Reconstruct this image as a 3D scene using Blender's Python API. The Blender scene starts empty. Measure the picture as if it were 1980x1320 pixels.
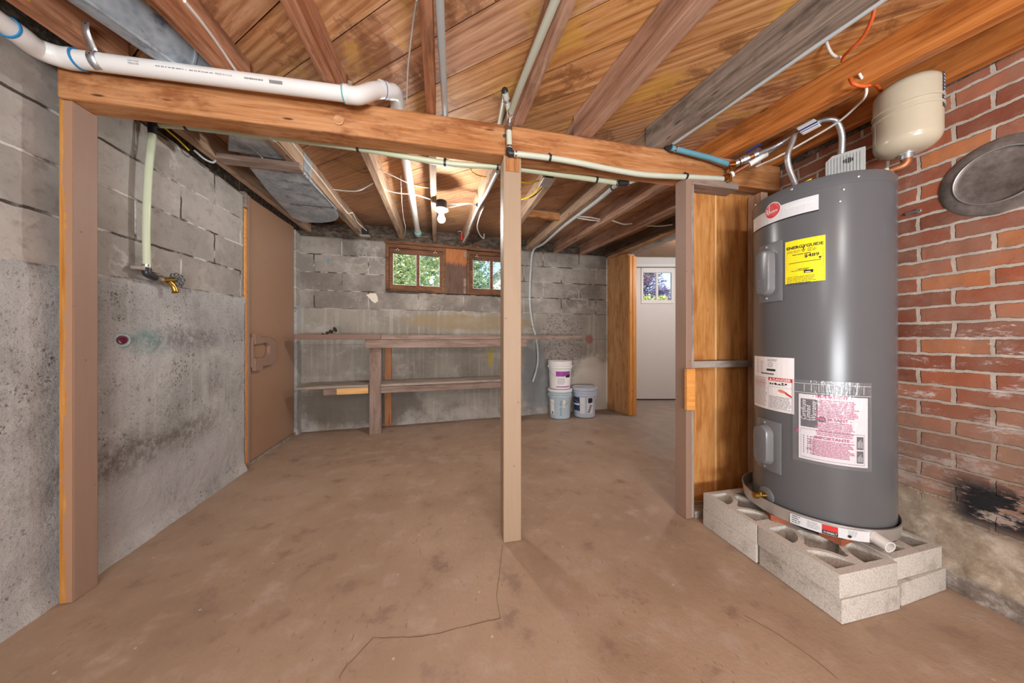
import bpy, bmesh, math, random
from math import sin, cos, pi, radians, atan2, sqrt
from mathutils import Vector, Matrix, noise as mnoise
random.seed(7)
SC = bpy.context.scene
COL = SC.collection

# ------------------------------------------------------------------ survey
# Camera height 1.03 m, 580 px focal length on the 1980 px wide frame, heading 12 deg
# right of the joist direction.  X = along the main beam, Y = into the room, Z = up.
FPX, CX, CY, EYE, HEAD = 580.0, 990.0, 656.0, 1.03, radians(12)
CA, SA = cos(HEAD), sin(HEAD)

def ray(px, py):
    r = (px - CX) / FPX
    return Vector((r * CA + SA, -r * SA + CA, (CY - py) / FPX))
def on_z(px, py, z):
    d = ray(px, py); return Vector((0, 0, EYE)) + d * ((z - EYE) / d.z)
def on_v(px, py, v):
    d = ray(px, py); return Vector((0, 0, EYE)) + d * (v / d.y)
def on_u(px, py, u):
    d = ray(px, py); return Vector((0, 0, EYE)) + d * (u / d.x)
BW0, BW1 = (-1.58, 3.78), (2.32, 4.10)           # back wall line
def back_v(u): return 3.78 + 0.08205 * (u + 1.58)
def on_back(px, py, off=0.0):
    d = ray(px, py)
    t = (3.78 - off + 0.08205 * 1.58) / (d.y - 0.08205 * d.x)
    return Vector((0, 0, EYE)) + d * t
def left_u(v): return -1.466 - 0.0417 * v
def on_left(px, py, off=0.0):
    d = ray(px, py)
    t = (-1.466 + off) / (d.x + 0.0417 * d.y)
    return Vector((0, 0, EYE)) + d * t
def zb(v): return 2.13 + 0.0515 * (v - 1.56)      # underside of the joists
def zc(v): return zb(v) + 0.148                   # underside of the subfloor

# ------------------------------------------------------------------ material helpers
def lin(h):
    h = h.lstrip('#'); out = []
    for i in (0, 2, 4):
        c = int(h[i:i + 2], 16) / 255
        out.append(c / 12.92 if c <= 0.04045 else ((c + 0.055) / 1.055) ** 2.4)
    return (*out, 1.0)

class G:
    def __init__(self, name):
        self.m = bpy.data.materials.new(name); self.m.use_nodes = True
        self.t = self.m.node_tree; self.t.nodes.clear()
        self.o = self.t.nodes.new('ShaderNodeOutputMaterial')
    def n(self, typ, ins=None, **props):
        nd = self.t.nodes.new('ShaderNode' + typ)
        for k, v in props.items(): setattr(nd, k, v)
        if ins:
            for k, v in ins.items(): self.set(nd.inputs[k], v)
        return nd
    def set(self, sock, v):
        if isinstance(v, bpy.types.NodeSocket): self.t.links.new(v, sock)
        elif isinstance(v, str): sock.default_value = lin(v)
        else: sock.default_value = v
    def coord(self, which): return self.n('TexCoord').outputs[which]
    def pos(self): return self.n('NewGeometry').outputs['Position']
    def island(self): return self.n('NewGeometry').outputs['Random Per Island']
    def rnd(self): return self.n('ObjectInfo').outputs['Random']
    def mapv(self, v, scale=(1, 1, 1), loc=(0, 0, 0), rot=(0, 0, 0)):
        return self.n('Mapping', {'Vector': v, 'Scale': scale, 'Location': loc, 'Rotation': rot}).outputs[0]
    def noise(self, v, scale=5.0, detail=4.0, rough=0.55, dist=0.0, col=False):
        nd = self.n('TexNoise', {'Vector': v, 'Scale': scale, 'Detail': detail, 'Roughness': rough, 'Distortion': dist})
        return nd.outputs['Color' if col else 0]
    def voro(self, v, scale=5.0, feature='F1', rand=1.0):
        nd = self.n('TexVoronoi', {'Vector': v, 'Scale': scale, 'Randomness': rand}, feature=feature)
        return nd.outputs['Distance']
    def ramp(self, f, stops, interp='LINEAR'):
        nd = self.n('ValToRGB', {'Fac': f}); cr = nd.color_ramp; cr.interpolation = interp
        while len(cr.elements) < len(stops): cr.elements.new(0.5)
        for e, (p, c) in zip(cr.elements, stops):
            e.position = p
            e.color = lin(c) if isinstance(c, str) else (c, c, c, 1)
        return nd.outputs[0]
    def mix(self, f, a, b, blend='MIX'):
        nd = self.n('Mix', data_type='RGBA', blend_type=blend)
        self.set(nd.inputs[0], f); self.set(nd.inputs[6], a); self.set(nd.inputs[7], b)
        return nd.outputs[2]
    def math(self, op, a, b=0.0, clamp=False):
        nd = self.n('Math', operation=op); nd.use_clamp = clamp
        self.set(nd.inputs[0], a); self.set(nd.inputs[1], b)
        return nd.outputs[0]
    def sep(self, v):
        return self.n('SeparateXYZ', {0: v}).outputs
    def comb(self, x=0.0, y=0.0, z=0.0):
        return self.n('CombineXYZ', {0: x, 1: y, 2: z}).outputs[0]
    def add(self, a, b):
        nd = self.n('VectorMath', operation='ADD'); self.set(nd.inputs[0], a); self.set(nd.inputs[1], b)
        return nd.outputs[0]
    def step(self, x, a, b):                      # smooth 0..1 between a and b
        nd = self.n('MapRange', {0: x, 1: a, 2: b}, interpolation_type='SMOOTHSTEP')
        return nd.outputs[0]
    def bump(self, h, strength=0.4, dist=0.01, normal=None):
        nd = self.n('Bump', {'Height': h, 'Strength': strength, 'Distance': dist})
        if normal is not None: self.set(nd.inputs['Normal'], normal)
        return nd.outputs[0]
    def out(self, color, rough=0.6, normal=None, metal=0.0, spec=0.5, trans=0.0, emis=None, estr=0.0, alpha=1.0, coat=0.0, ior=1.45):
        b = self.n('BsdfPrincipled', {'Base Color': color, 'Roughness': rough, 'Metallic': metal,
              'Specular IOR Level': spec, 'Transmission Weight': trans, 'Alpha': alpha, 'Coat Weight': coat, 'IOR': ior})
        if emis is not None:
            self.set(b.inputs['Emission Color'], emis); self.set(b.inputs['Emission Strength'], estr)
        if normal is not None: self.set(b.inputs['Normal'], normal)
        self.t.links.new(b.outputs[0], self.o.inputs[0])
        return self.m

MAT = {}
def plain(name, col, rough=0.5, metal=0.0, vary=0.06, scale=30, bump=0.0, **kw):
    g = G(name); p = g.coord('Object')
    f = g.noise(p, scale, 3)
    c = g.mix(vary * 2, col, g.mix(f, '000000', 'ffffff'), 'OVERLAY')
    nrm = g.bump(g.noise(p, scale * 4, 3), bump, 0.002) if bump else None
    MAT[name] = g.out(c, rough, nrm, metal, **kw)
    return MAT[name]

def wood(name, dark, mid, light, rough=0.65, grain=1.0, stain=None, stain_amt=0.0, bump=0.25, spec=0.3):
    g = G(name); p = g.coord('Object')
    r = g.math('MULTIPLY', g.rnd(), 37.0)
    v = g.add(p, g.comb(r, r, r))
    st = g.mapv(v, (0.9, 14 * grain, 14 * grain))
    f1 = g.noise(st, 3.2, 6, 0.6, 0.6)
    f2 = g.noise(g.mapv(v, (2.5, 60 * grain, 60 * grain)), 3.0, 4, 0.6)
    f = g.math('ADD', g.math('MULTIPLY', f1, 0.72), g.math('MULTIPLY', f2, 0.28))
    c = g.ramp(f, [(0.30, dark), (0.47, mid), (0.68, light)])
    blot = g.noise(g.mapv(v, (1.2, 3, 3)), 2.2, 5, 0.6)
    c = g.mix(g.step(blot, 0.42, 0.75), c, g.mix(0.5, c, light))
    c = g.mix(g.math('MULTIPLY', g.math('SUBTRACT', g.rnd(), 0.5), 0.25, False), c, dark)
    if stain:
        s = g.step(g.noise(g.mapv(v, (1.5, 4, 4), (3, 1, 7)), 2.5, 6, 0.65), 0.5, 0.66)
        c = g.mix(g.math('MULTIPLY', s, stain_amt), c, stain)
    vor = g.voro(g.mapv(v, (1.6, 7, 7)), 2.0)           # a few knots
    c = g.mix(g.step(vor, 0.10, 0.03), c, g.mix(0.6, dark, '3a2214'))
    MAT[name] = g.out(c, rough, g.bump(f, bump, 0.004), spec=spec)
    return MAT[name]

def painted_wood(name, col, under, rough=0.5, wear=0.0):
    g = G(name); p = g.coord('Object')
    r = g.math('MULTIPLY', g.rnd(), 31.0); v = g.add(p, g.comb(r, r, r))
    f = g.noise(g.mapv(v, (1.2, 22, 22)), 3, 5, 0.6, 0.4)
    c = g.mix(0.10, col, g.mix(f, '201008', 'fff0e0'), 'OVERLAY')
    w = g.step(g.noise(g.mapv(v, (1, 6, 6)), 6, 6, 0.7), 0.66 - wear, 0.72 - wear)
    c = g.mix(g.math('MULTIPLY', w, 0.8 if wear > 0 else 0.25), c, under)
    dots = g.step(g.voro(v, 16), 0.10, 0.05)
    c = g.mix(g.math('MULTIPLY', dots, 0.5), c, '5a4030')
    MAT[name] = g.out(c, rough, g.bump(f, 0.12, 0.003), spec=0.35)
    return MAT[name]

# ------------------------------------------------------------------ mesh helpers
class MB:
    def __init__(self):
        self.v = []; self.f = []; self.mi = []; self.uv = {}; self.cur = 0
    def add(self, verts, faces, mi=None):
        b = len(self.v); self.v += [Vector(x) for x in verts]
        for fc in faces:
            self.f.append([b + i for i in fc]); self.mi.append(self.cur if mi is None else mi)
        return b
    def box(self, lo, hi, mi=None):
        x0, y0, z0 = lo; x1, y1, z1 = hi
        self.add([(x0,y0,z0),(x1,y0,z0),(x1,y1,z0),(x0,y1,z0),(x0,y0,z1),(x1,y0,z1),(x1,y1,z1),(x0,y1,z1)],
                 [(0,3,2,1),(4,5,6,7),(0,1,5,4),(1,2,6,5),(2,3,7,6),(3,0,4,7)], mi); return self
    def obox(self, c, ax, ay, az, mi=None):            # centre and three half-axis vectors
        c, ax, ay, az = map(Vector, (c, ax, ay, az)); P = []
        for sz in (-1, 1):
            for sx, sy in ((-1,-1),(1,-1),(1,1),(-1,1)): P.append(c + ax*sx + ay*sy + az*sz)
        self.add(P, [(0,3,2,1),(4,5,6,7),(0,1,5,4),(1,2,6,5),(2,3,7,6),(3,0,4,7)], mi); return self
    def hexa(self, bottom, top, mi=None):              # 4 + 4 corner points, same order
        self.add(list(bottom) + list(top), [(0,3,2,1),(4,5,6,7),(0,1,5,4),(1,2,6,5),(2,3,7,6),(3,0,4,7)], mi); return self
    def tube(self, path, r, seg=10, mi=None, cap=True, squash=None):
        P = [Vector(p) for p in path]; n = len(P); b = len(self.v)
        rs = r if isinstance(r, (list, tuple)) else [r] * n
        t = (P[1] - P[0]).normalized()
        a = Vector((0, 0, 1)) if abs(t.z) < 0.9 else Vector((1, 0, 0))
        nx = (a - t * a.dot(t)).normalized()
        for i in range(n):
            t2 = (P[min(i+1, n-1)] - P[max(i-1, 0)]).normalized()
            nx = (nx - t2 * nx.dot(t2)).normalized(); ny = t2.cross(nx)
            for k in range(seg):
                an = 2 * pi * k / seg
                self.v.append(P[i] + (nx * cos(an) + ny * sin(an)) * rs[i])
        m = self.cur if mi is None else mi
        for i in range(n - 1):
            for k in range(seg):
                k2 = (k + 1) % seg
                self.f.append([b+i*seg+k, b+i*seg+k2, b+(i+1)*seg+k2, b+(i+1)*seg+k]); self.mi.append(m)
        if cap:
            self.f.append([b + k for k in reversed(range(seg))]); self.mi.append(m)
            self.f.append([b + (n-1)*seg + k for k in range(seg)]); self.mi.append(m)
        return self
    def lathe(self, prof, c=(0,0,0), axis=(0,0,1), seg=32, mi=None):   # prof: (radius, height) list
        axis = Vector(axis).normalized(); c = Vector(c)
        a = Vector((1,0,0)) if abs(axis.x) < 0.9 else Vector((0,1,0))
        ex = (a - axis * a.dot(axis)).normalized(); ey = axis.cross(ex); b = len(self.v)
        m = self.cur if mi is None else mi
        for (r, h) in prof:
            for k in range(seg):
                an = 2*pi*k/seg
                self.v.append(c + axis*h + (ex*cos(an) + ey*sin(an))*max(r, 1e-5))
        for i in range(len(prof)-1):
            for k in range(seg):
                k2 = (k+1) % seg
                self.f.append([b+i*seg+k, b+i*seg+k2, b+(i+1)*seg+k2, b+(i+1)*seg+k]); self.mi.append(m)
        self.f.append([b+k for k in reversed(range(seg))]); self.mi.append(m)
        self.f.append([b+(len(prof)-1)*seg+k for k in range(seg)]); self.mi.append(m)
        return self
    def prism(self, poly, d, mi=None):                 # planar polygon (3D points) pushed along d
        P = [Vector(p) for p in poly]; d = Vector(d); n = len(P)
        fs = [list(reversed(range(n))), list(range(n, 2*n))] + [[i, (i+1) % n, n+(i+1) % n, n+i] for i in range(n)]
        self.add(P + [p + d for p in P], fs, mi); return self
    def torus(self, c, axis, R, r, seg=24, rs=8, mi=None):
        axis = Vector(axis).normalized(); a = Vector((1,0,0)) if abs(axis.x) < 0.9 else Vector((0,1,0))
        ex = (a - axis*a.dot(axis)).normalized(); ey = axis.cross(ex); c = Vector(c); b = len(self.v)
        m = self.cur if mi is None else mi
        for i in range(seg):
            an = 2*pi*i/seg; d = ex*cos(an)+ey*sin(an)
            for k in range(rs):
                bn = 2*pi*k/rs
                self.v.append(c + d*(R + r*cos(bn)) + axis*r*sin(bn))
        for i in range(seg):
            for k in range(rs):
                i2, k2 = (i+1) % seg, (k+1) % rs
                self.f.append([b+i*rs+k, b+i2*rs+k, b+i2*rs+k2, b+i*rs+k2]); self.mi.append(m)
        return self
    def merge_mesh(self, me, M, mi=None):
        b = len(self.v); self.v += [M @ v.co if isinstance(M, Matrix) else M(v.co) for v in me.vertices]
        for p in me.polygons:
            self.f.append([b+i for i in p.vertices]); self.mi.append(self.cur if mi is None else mi)

def smooth_path(pts, n=6):
    P = [Vector(p) for p in pts]; out = []
    if len(P) < 3: return P
    Q = [P[0]*2 - P[1]] + P + [P[-1]*2 - P[-2]]
    for i in range(1, len(Q)-2):
        for k in range(n):
            t = k / n; a, b, c, d = Q[i-1], Q[i], Q[i+1], Q[i+2]
            out.append(0.5*((2*b) + (c-a)*t + (2*a-5*b+4*c-d)*t*t + (-a+3*b-3*c+d)*t**3))
    out.append(P[-1]); return out

def world(o):
    M = o.matrix_basis.copy()
    if o.parent: M = world(o.parent) @ o.matrix_parent_inverse @ M
    return M
def parent_to(o, p):
    o.parent = p; o.matrix_parent_inverse = world(p).inverted()

def link(name, me, mats, parent=None, loc=None, rot=None):
    o = bpy.data.objects.new(name, me); COL.objects.link(o)
    for m in (mats if isinstance(mats, (list, tuple)) else [mats]):
        me.materials.append(MAT[m] if isinstance(m, str) else m)
    if loc is not None: o.location = loc
    if rot is not None: o.rotation_euler = rot
    if parent: parent_to(o, parent)
    return o

def obj(name, mb, mats, parent=None, smooth=None, bevel=0.0, origin=None, uv=None):
    lo = Vector([min(v[i] for v in mb.v) for i in range(3)]); hi = Vector([max(v[i] for v in mb.v) for i in range(3)])
    og = Vector(origin) if origin is not None else Vector(((lo.x+hi.x)/2, (lo.y+hi.y)/2, lo.z))
    me = bpy.data.meshes.new(name)
    me.from_pydata([v - og for v in mb.v], [], mb.f); me.update()
    for p, m in zip(me.polygons, mb.mi): p.material_index = m
    if uv:
        l = me.uv_layers.new(name='UVMap')
        for lp in me.loops:
            l.data[lp.index].uv = uv(mb.v[lp.vertex_index])
    bm = bmesh.new(); bm.from_mesh(me)
    bmesh.ops.recalc_face_normals(bm, faces=bm.faces); bm.to_mesh(me); bm.free()
    if smooth is not None:
        for p in me.polygons: p.use_smooth = True
        me.set_sharp_from_angle(angle=radians(smooth))
    o = link(name, me, mats, parent, og)
    if bevel:
        b = o.modifiers.new('bevel', 'BEVEL'); b.width = bevel; b.segments = 2; b.limit_method = 'ANGLE'; b.angle_limit = radians(40)
    return o

def empty(name, loc, label=None, cat=None, group=None):
    o = bpy.data.objects.new(name, None); COL.objects.link(o); o.location = loc; o.empty_display_size = 0.05
    if label: tag(o, label, cat, group)
    return o
def tag(o, label, cat, group=None, kind=None):
    o['label'] = label; o['category'] = cat
    if group: o['group'] = group
    if kind: o['kind'] = kind
    return o
def struct(o, label=None, cat=None):
    o['kind'] = 'structure'
    if label: o['label'] = label; o['category'] = cat
    return o

def lumber(name, p0, p1, w, h, mat, parent=None, up=(0,0,1), bevel=0.003, rough_edge=0.0, place='bottom'):
    """A squared timber from p0 to p1 (line of its underside), local X along the grain."""
    p0, p1 = Vector(p0), Vector(p1); L = (p1-p0).length
    x = (p1-p0).normalized(); z = Vector(up); z = (z - x*z.dot(x)).normalized(); y = z.cross(x)
    n = max(2, int(L/0.06)) if rough_edge else 1
    me = bpy.data.meshes.new(name); bm = bmesh.new()
    seed = random.random()*50
    rings = []
    for i in range(n+1):
        t = i/n; r = []
        for (sy, sz) in ((-1,0),(1,0),(1,1),(-1,1)):
            a = rough_edge
            dy = a*mnoise.noise((t*L*5+seed, sy*9.1, sz*5.3)); dz = a*mnoise.noise((t*L*5+seed+20, sy*3.1, sz*7.7))
            r.append(bm.verts.new((t*L, sy*w/2+dy, (sz*h if place == 'bottom' else (sz-0.5)*h)+(dz if sz == 0 else 0))))
        rings.append(r)
    for i in range(n):
        a, b = rings[i], rings[i+1]
        for k in range(4): bm.faces.new((a[k], a[(k+1)%4], b[(k+1)%4], b[k]))
    bm.faces.new(rings[0][::-1]); bm.faces.new(rings[-1])
    bmesh.ops.recalc_face_normals(bm, faces=bm.faces); bm.to_mesh(me); bm.free()
    o = link(name, me, mat)
    M = Matrix((x, y, z)).transposed().to_4x4(); M.translation = p0
    o.matrix_basis = M
    if parent: parent_to(o, parent)
    if bevel:
        b = o.modifiers.new('bevel', 'BEVEL'); b.width = bevel; b.segments = 2; b.limit_method = 'ANGLE'; b.angle_limit = radians(40)
    return o

def text_mesh(s, size=1.0, align='LEFT', shear=0.0, xs=1.0, bold=0.0):
    cu = bpy.data.curves.new('t', 'FONT'); cu.body = s; cu.size = size; cu.align_x = align; cu.shear = shear
    cu.resolution_u = 2; cu.offset = bold
    o = bpy.data.objects.new('t', cu); COL.objects.link(o)
    me = bpy.data.meshes.new_from_object(o.evaluated_get(bpy.context.evaluated_depsgraph_get()))
    bpy.data.objects.remove(o); bpy.data.curves.remove(cu)
    if xs != 1.0:
        for v in me.vertices: v.co.x *= xs
    return me

# ------------------------------------------------------------------ materials
wood('joist_red', '70432d', 'a8704f', 'c8977a', stain='4a2c1c', stain_amt=0.45)
wood('joist_rosy', '7a5845', 'a87f68', 'c6a48e', stain='5a4030', stain_amt=0.4)
wood('joist_grey', '5a4d42', '85766a', 'a39589', rough=0.8, stain='3a312b', stain_amt=0.6)
wood('joist_orange', '8a4a1e', 'b96e33', 'd28c50', rough=0.45, stain='6e3818', stain_amt=0.5, spec=0.45)
wood('joist_pale', '7a5f4b', 'a3866e', 'bfa58d', rough=0.8, stain='6b5746', stain_amt=0.5)
wood('joist_dark', '3c2d23', '63503f', '7d6a58', rough=0.85, stain='2a211b', stain_amt=0.6)
wood('beam_wood', '774424', 'a86f41', 'c6946a', stain='7c4422', stain_amt=0.75)
wood('stud_wood', '8a6a50', 'b3937a', 'cbb09a', stain='7a5c44', stain_amt=0.4)
wood('panel_fir', '99602e', 'c08448', 'd8a268', rough=0.45, grain=0.6, stain='9a5520', stain_amt=0.5, spec=0.4)
wood('partition_fir', '9a6c42', 'c08f60', 'd6ac7e', rough=0.6, grain=0.7, stain='a06632', stain_amt=0.6)
wood('casing_fir', 'b4702f', 'd9954c', 'e8ae68', rough=0.5, grain=1.2)
wood('bench_wood', '66544a', '8c776b', 'a8958a', rough=0.8, stain='5c473a', stain_amt=0.4)
wood('bench_fresh', 'c08345', 'dda865', 'efc58a', rough=0.6)
wood('bench_red', '7a4a2c', 'a86f48', 'c08a62')
wood('sash_wood', '3e281c', '6d4a34', '8a6248', rough=0.8, stain='2d1d15', stain_amt=0.6)
wood('weathered', '6d6259', '968a7f', 'b3a89e', rough=0.85, stain='57493f', stain_amt=0.5)
wood('broken_wood', '8a5a38', 'bd8a60', 'd9ae86', stain='7a4a28', stain_amt=0.5)
painted_wood('paint_post', 'a08b75', '9b7a60', 0.55, 0.0)
painted_wood('paint_brown', '93796a', 'b5813f', 0.5, 0.0)
painted_wood('paint_brown_worn', '9a7358', 'c98b3a', 0.5, 0.16)
painted_wood('paint_door', 'a08069', '8b6a54', 0.38, 0.0)
painted_wood('bench_paint', '82695b', '77594a', 0.5)
plain('pvc', 'dddbd8', 0.28, vary=0.02, spec=0.5)
plain('pvc_primer', '2f7fb4', 0.4)
plain('pvc_teal', '5aa6a4', 0.4)
plain('ink', '4a4a4c', 0.6)
plain('pex', 'c0c4b3', 0.35, vary=0.05, scale=8, spec=0.4)
plain('pex_grey', 'b9bfc0', 0.4, vary=0.05, scale=8)
plain('pex_green', 'c0c8ac', 0.35, vary=0.05, scale=8)
plain('pex_blue', '5f93a4', 0.4, vary=0.12, scale=14)
plain('crimp', 'c9cbd0', 0.22, 1.0)
plain('steel', 'd0d4d8', 0.38, 0.9, vary=0.1)
plain('dark_fit', '2b2b2e', 0.4)
plain('brass', 'b8924a', 0.3, 1.0, vary=0.1)
plain('copper', 'b87348', 0.3, 1.0, vary=0.2, scale=18)
plain('copper_dull', 'a86f4e', 0.5, 0.8, vary=0.25, scale=25)
plain('blue_grip', '26337a', 0.45)
plain('cable_white', 'dcd8d0', 0.5)
plain('cable_yellow', 'e3bf2c', 0.45)
plain('cable_orange', 'e0632c', 0.45)
plain('cable_brown', '6b4530', 0.6)
plain('black_plastic', '202124', 0.45)
plain('grey_plastic', 'a2a4a2', 0.45)
plain('white_porcelain', 'e8e6e2', 0.25)
plain('white_paint', 'd9d6d3', 0.5, vary=0.02)
plain('white_trim', 'e4e2df', 0.45, vary=0.02)
plain('cream_enamel', 'bcb19b', 0.25, vary=0.02, coat=0.3)
plain('heater_grey', '5c5d60', 0.27, vary=0.015, scale=3, spec=0.45)
plain('heater_cover', '6f7174', 0.26, vary=0.015, spec=0.6)
plain('alu', 'd6d4d1', 0.42, 0.85, vary=0.06)
plain('paper', 'eceaec', 0.6, vary=0.01)
plain('paper_silver', 'd3d5d8', 0.35, vary=0.02)
plain('ink_black', '1d1c1e', 0.6)
plain('ink_grey', '77767a', 0.6)
plain('ink_red', 'c9302c', 0.5)
plain('logo_red', 'cf2c2f', 0.35)
plain('ink_magenta', 'c2477f', 0.6)
plain('ink_slate', '4d4a52', 0.6)
plain('ink_white', 'f2f2f2', 0.5)
plain('label_yellow', 'f3dc1f', 0.5, vary=0.01)
plain('skin_tone', 'd98a6a', 0.6)
plain('bucket_white', 'e6e4e2', 0.4, vary=0.02)
plain('bucket_blue', 'b2c2cc', 0.4, vary=0.04)
plain('bucket_violet', 'b4bccb', 0.4, vary=0.04)
plain('purple', '9a3f9a', 0.5)
plain('navy', '2d3d5e', 0.5)
plain('pale_tape', 'ddd5c2', 0.6)
plain('white_line', 'e9e7e2', 0.6)
plain('maroon', '6a2438', 0.5)
plain('pex_blue_grey', '8f9c9e', 0.8, vary=0.2, scale=60)
plain('fuse_red', 'b23326', 0.45)
plain('old_bronze', '5a5248', 0.5, 0.7, vary=0.2, scale=60)
plain('rust', '8a4c2a', 0.75, 0.3, vary=0.3, scale=60)
plain('crack_dark', '6a5242', 0.9)
plain('chip_pale', 'b9a79a', 0.9)
plain('siding', 'f0f2f6', 0.7, vary=0.02)
plain('roofing', '55565c', 0.9)
plain('lawn', '8a9a62', 0.95, vary=0.3, scale=8)
plain('bark', '6a5848', 0.9, vary=0.3, scale=20)

def m_galv():
    g = G('galv'); p = g.coord('Object')
    v = g.voro(g.add(p, g.comb(g.rnd(), g.rnd(), 0.0)), 38)
    n = g.noise(p, 6, 5, 0.6)
    c = g.mix(g.math('MULTIPLY', v, 0.7), '8b96a0', 'bcc6ce')
    c = g.mix(g.step(n, 0.45, 0.7), c, 'c4cad0')
    c = g.mix(g.step(g.noise(g.mapv(p, (3, 3, 3), (4, 4, 4)), 3, 6, 0.7), 0.53, 0.68), c, '737d87')
    MAT['galv'] = g.out(c, 0.5, g.bump(g.noise(p, 20, 4), 0.15, 0.004), 0.35)
m_galv()

def m_glass():
    g = G('glass')
    tr = g.n('BsdfTransparent', {'Color': 'ffffff'}); gl = g.n('BsdfGlossy', {'Roughness': 0.02})
    fr = g.n('Fresnel', {'IOR': 1.45})
    haze = g.n('BsdfDiffuse', {'Color': 'dfe6ea'})
    dirt = g.math('MULTIPLY', g.step(g.noise(g.coord('Object'), 9, 5), 0.45, 0.75), 0.10)
    a = g.n('MixShader', {0: fr.outputs[0], 1: tr.outputs[0], 2: gl.outputs[0]})
    b = g.n('MixShader', {0: dirt, 1: a.outputs[0], 2: haze.outputs[0]})
    g.t.links.new(b.outputs[0], g.o.inputs[0]); MAT['glass'] = g.m
    g = G('plastic_film')
    tr = g.n('BsdfTransparent', {'Color': 'f4f4f6'}); gl = g.n('BsdfGlossy', {'Roughness': 0.12})
    nrm = g.bump(g.noise(g.mapv(g.coord('Object'), (30, 30, 8)), 3, 4, 0.6, 1.0), 0.6, 0.004)
    g.set(gl.inputs['Normal'], nrm)
    di = g.n('BsdfDiffuse', {'Color': 'dcdce0'})
    a = g.n('MixShader', {0: 0.07, 1: tr.outputs[0], 2: gl.outputs[0]})
    b = g.n('MixShader', {0: 0.09, 1: a.outputs[0], 2: di.outputs[0]})
    g.t.links.new(b.outputs[0], g.o.inputs[0]); MAT['plastic_film'] = g.m
    g = G('bulb_glow')
    e = g.n('Emission', {'Color': (1.0, 0.97, 0.93, 1), 'Strength': BULB})
    g.t.links.new(e.outputs[0], g.o.inputs[0]); MAT['bulb_glow'] = g.m
BULB = 500.0
m_glass()

def m_leaf(name, a, b):
    g = G(name)
    c = g.mix(g.island(), a, b)
    d = g.n('BsdfDiffuse', {'Color': c}); t = g.n('BsdfTranslucent', {'Color': c})
    s = g.n('MixShader', {0: 0.4, 1: d.outputs[0], 2: t.outputs[0]})
    g.t.links.new(s.outputs[0], g.o.inputs[0]); MAT[name] = g.m
m_leaf('leaf_green', '93b062', 'e2e8bb'); m_leaf('leaf_cool', '6d9470', 'c8d8ae'); m_leaf('leaf_lime', 'a5bb4e', 'e8e7a4'); m_leaf('leaf_plum', '6a6288', '9c94ae')

def m_floor():
    g = G('floor_paint'); p = g.pos(); s = g.sep(p)
    big = g.noise(p, 1.1, 5, 0.6); mid = g.noise(p, 6, 5, 0.65); fine = g.noise(p, 60, 4, 0.7)
    c = g.ramp(big, [(0.3, '957e6a'), (0.5, 'a48d78'), (0.7, 'b09a87')])
    c = g.mix(g.step(mid, 0.5, 0.72), c, 'ae9b8c')
    c = g.mix(g.step(mid, 0.46, 0.30), c, '8d7667')
    # bare grey concrete towards the hall, worn dusty patches towards the back wall
    hall = g.math('MULTIPLY', g.step(g.math('ADD', s[0], g.math('MULTIPLY', big, 0.9)), 2.05, 2.6), g.step(s[1], 1.9, 2.6))
    c = g.mix(hall, c, g.ramp(mid, [(0.3, '8d8076'), (0.7, 'a89b90')]))
    worn = g.noise(g.mapv(p, (2.2, 4.5, 1)), 2.6, 8, 0.72)
    wm = g.math('MULTIPLY', g.step(worn, 0.5, 0.68), g.math('MULTIPLY', g.step(s[1], 2.2, 2.9), g.step(s[0], 1.0, 0.2)))
    c = g.mix(g.math('MULTIPLY', wm, 0.55), c, 'b5a79c')
    scuff = g.step(g.noise(g.mapv(p, (3, 14, 1), rot=(0, 0, 0.6)), 3, 7, 0.75), 0.62, 0.72)
    c = g.mix(g.math('MULTIPLY', scuff, 0.22), c, 'c7b4a6')
    # small gouges
    gv = g.voro(g.add(g.mapv(p, (44, 17, 1), rot=(0, 0, 0.5)), g.mapv(g.noise(p, 30, 3, col=True), (0.8, 0.8, 0))), 1.0)
    gm = g.math('MULTIPLY', g.step(gv, 0.15, 0.07), g.step(g.noise(p, 2.3, 2), 0.42, 0.56))
    c = g.mix(g.math('MULTIPLY', gm, 0.5), c, '6d5546')
    gp = g.math('MULTIPLY', g.step(g.voro(g.mapv(p, (9, 9, 1)), 1.0), 0.055, 0.03), 0.8)
    c = g.mix(gp, c, 'c9bdb2')
    h = g.math('ADD', g.math('MULTIPLY', g.noise(p, 9, 6, 0.62), 0.8), g.math('MULTIPLY', fine, 0.22))
    sp_ = g.noise(p, 140, 3, 0.7)
    c = g.mix(g.math('MULTIPLY', g.step(sp_, 0.58, 0.7), 0.25), c, '7f6858')
    h = g.math('SUBTRACT', h, g.math('MULTIPLY', gm, 0.3))
    MAT['floor_paint'] = g.out(c, g.ramp(mid, [(0.3, 0.42), (0.7, 0.62)]), g.bump(h, 0.4, 0.010), spec=0.4)
m_floor()

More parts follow.
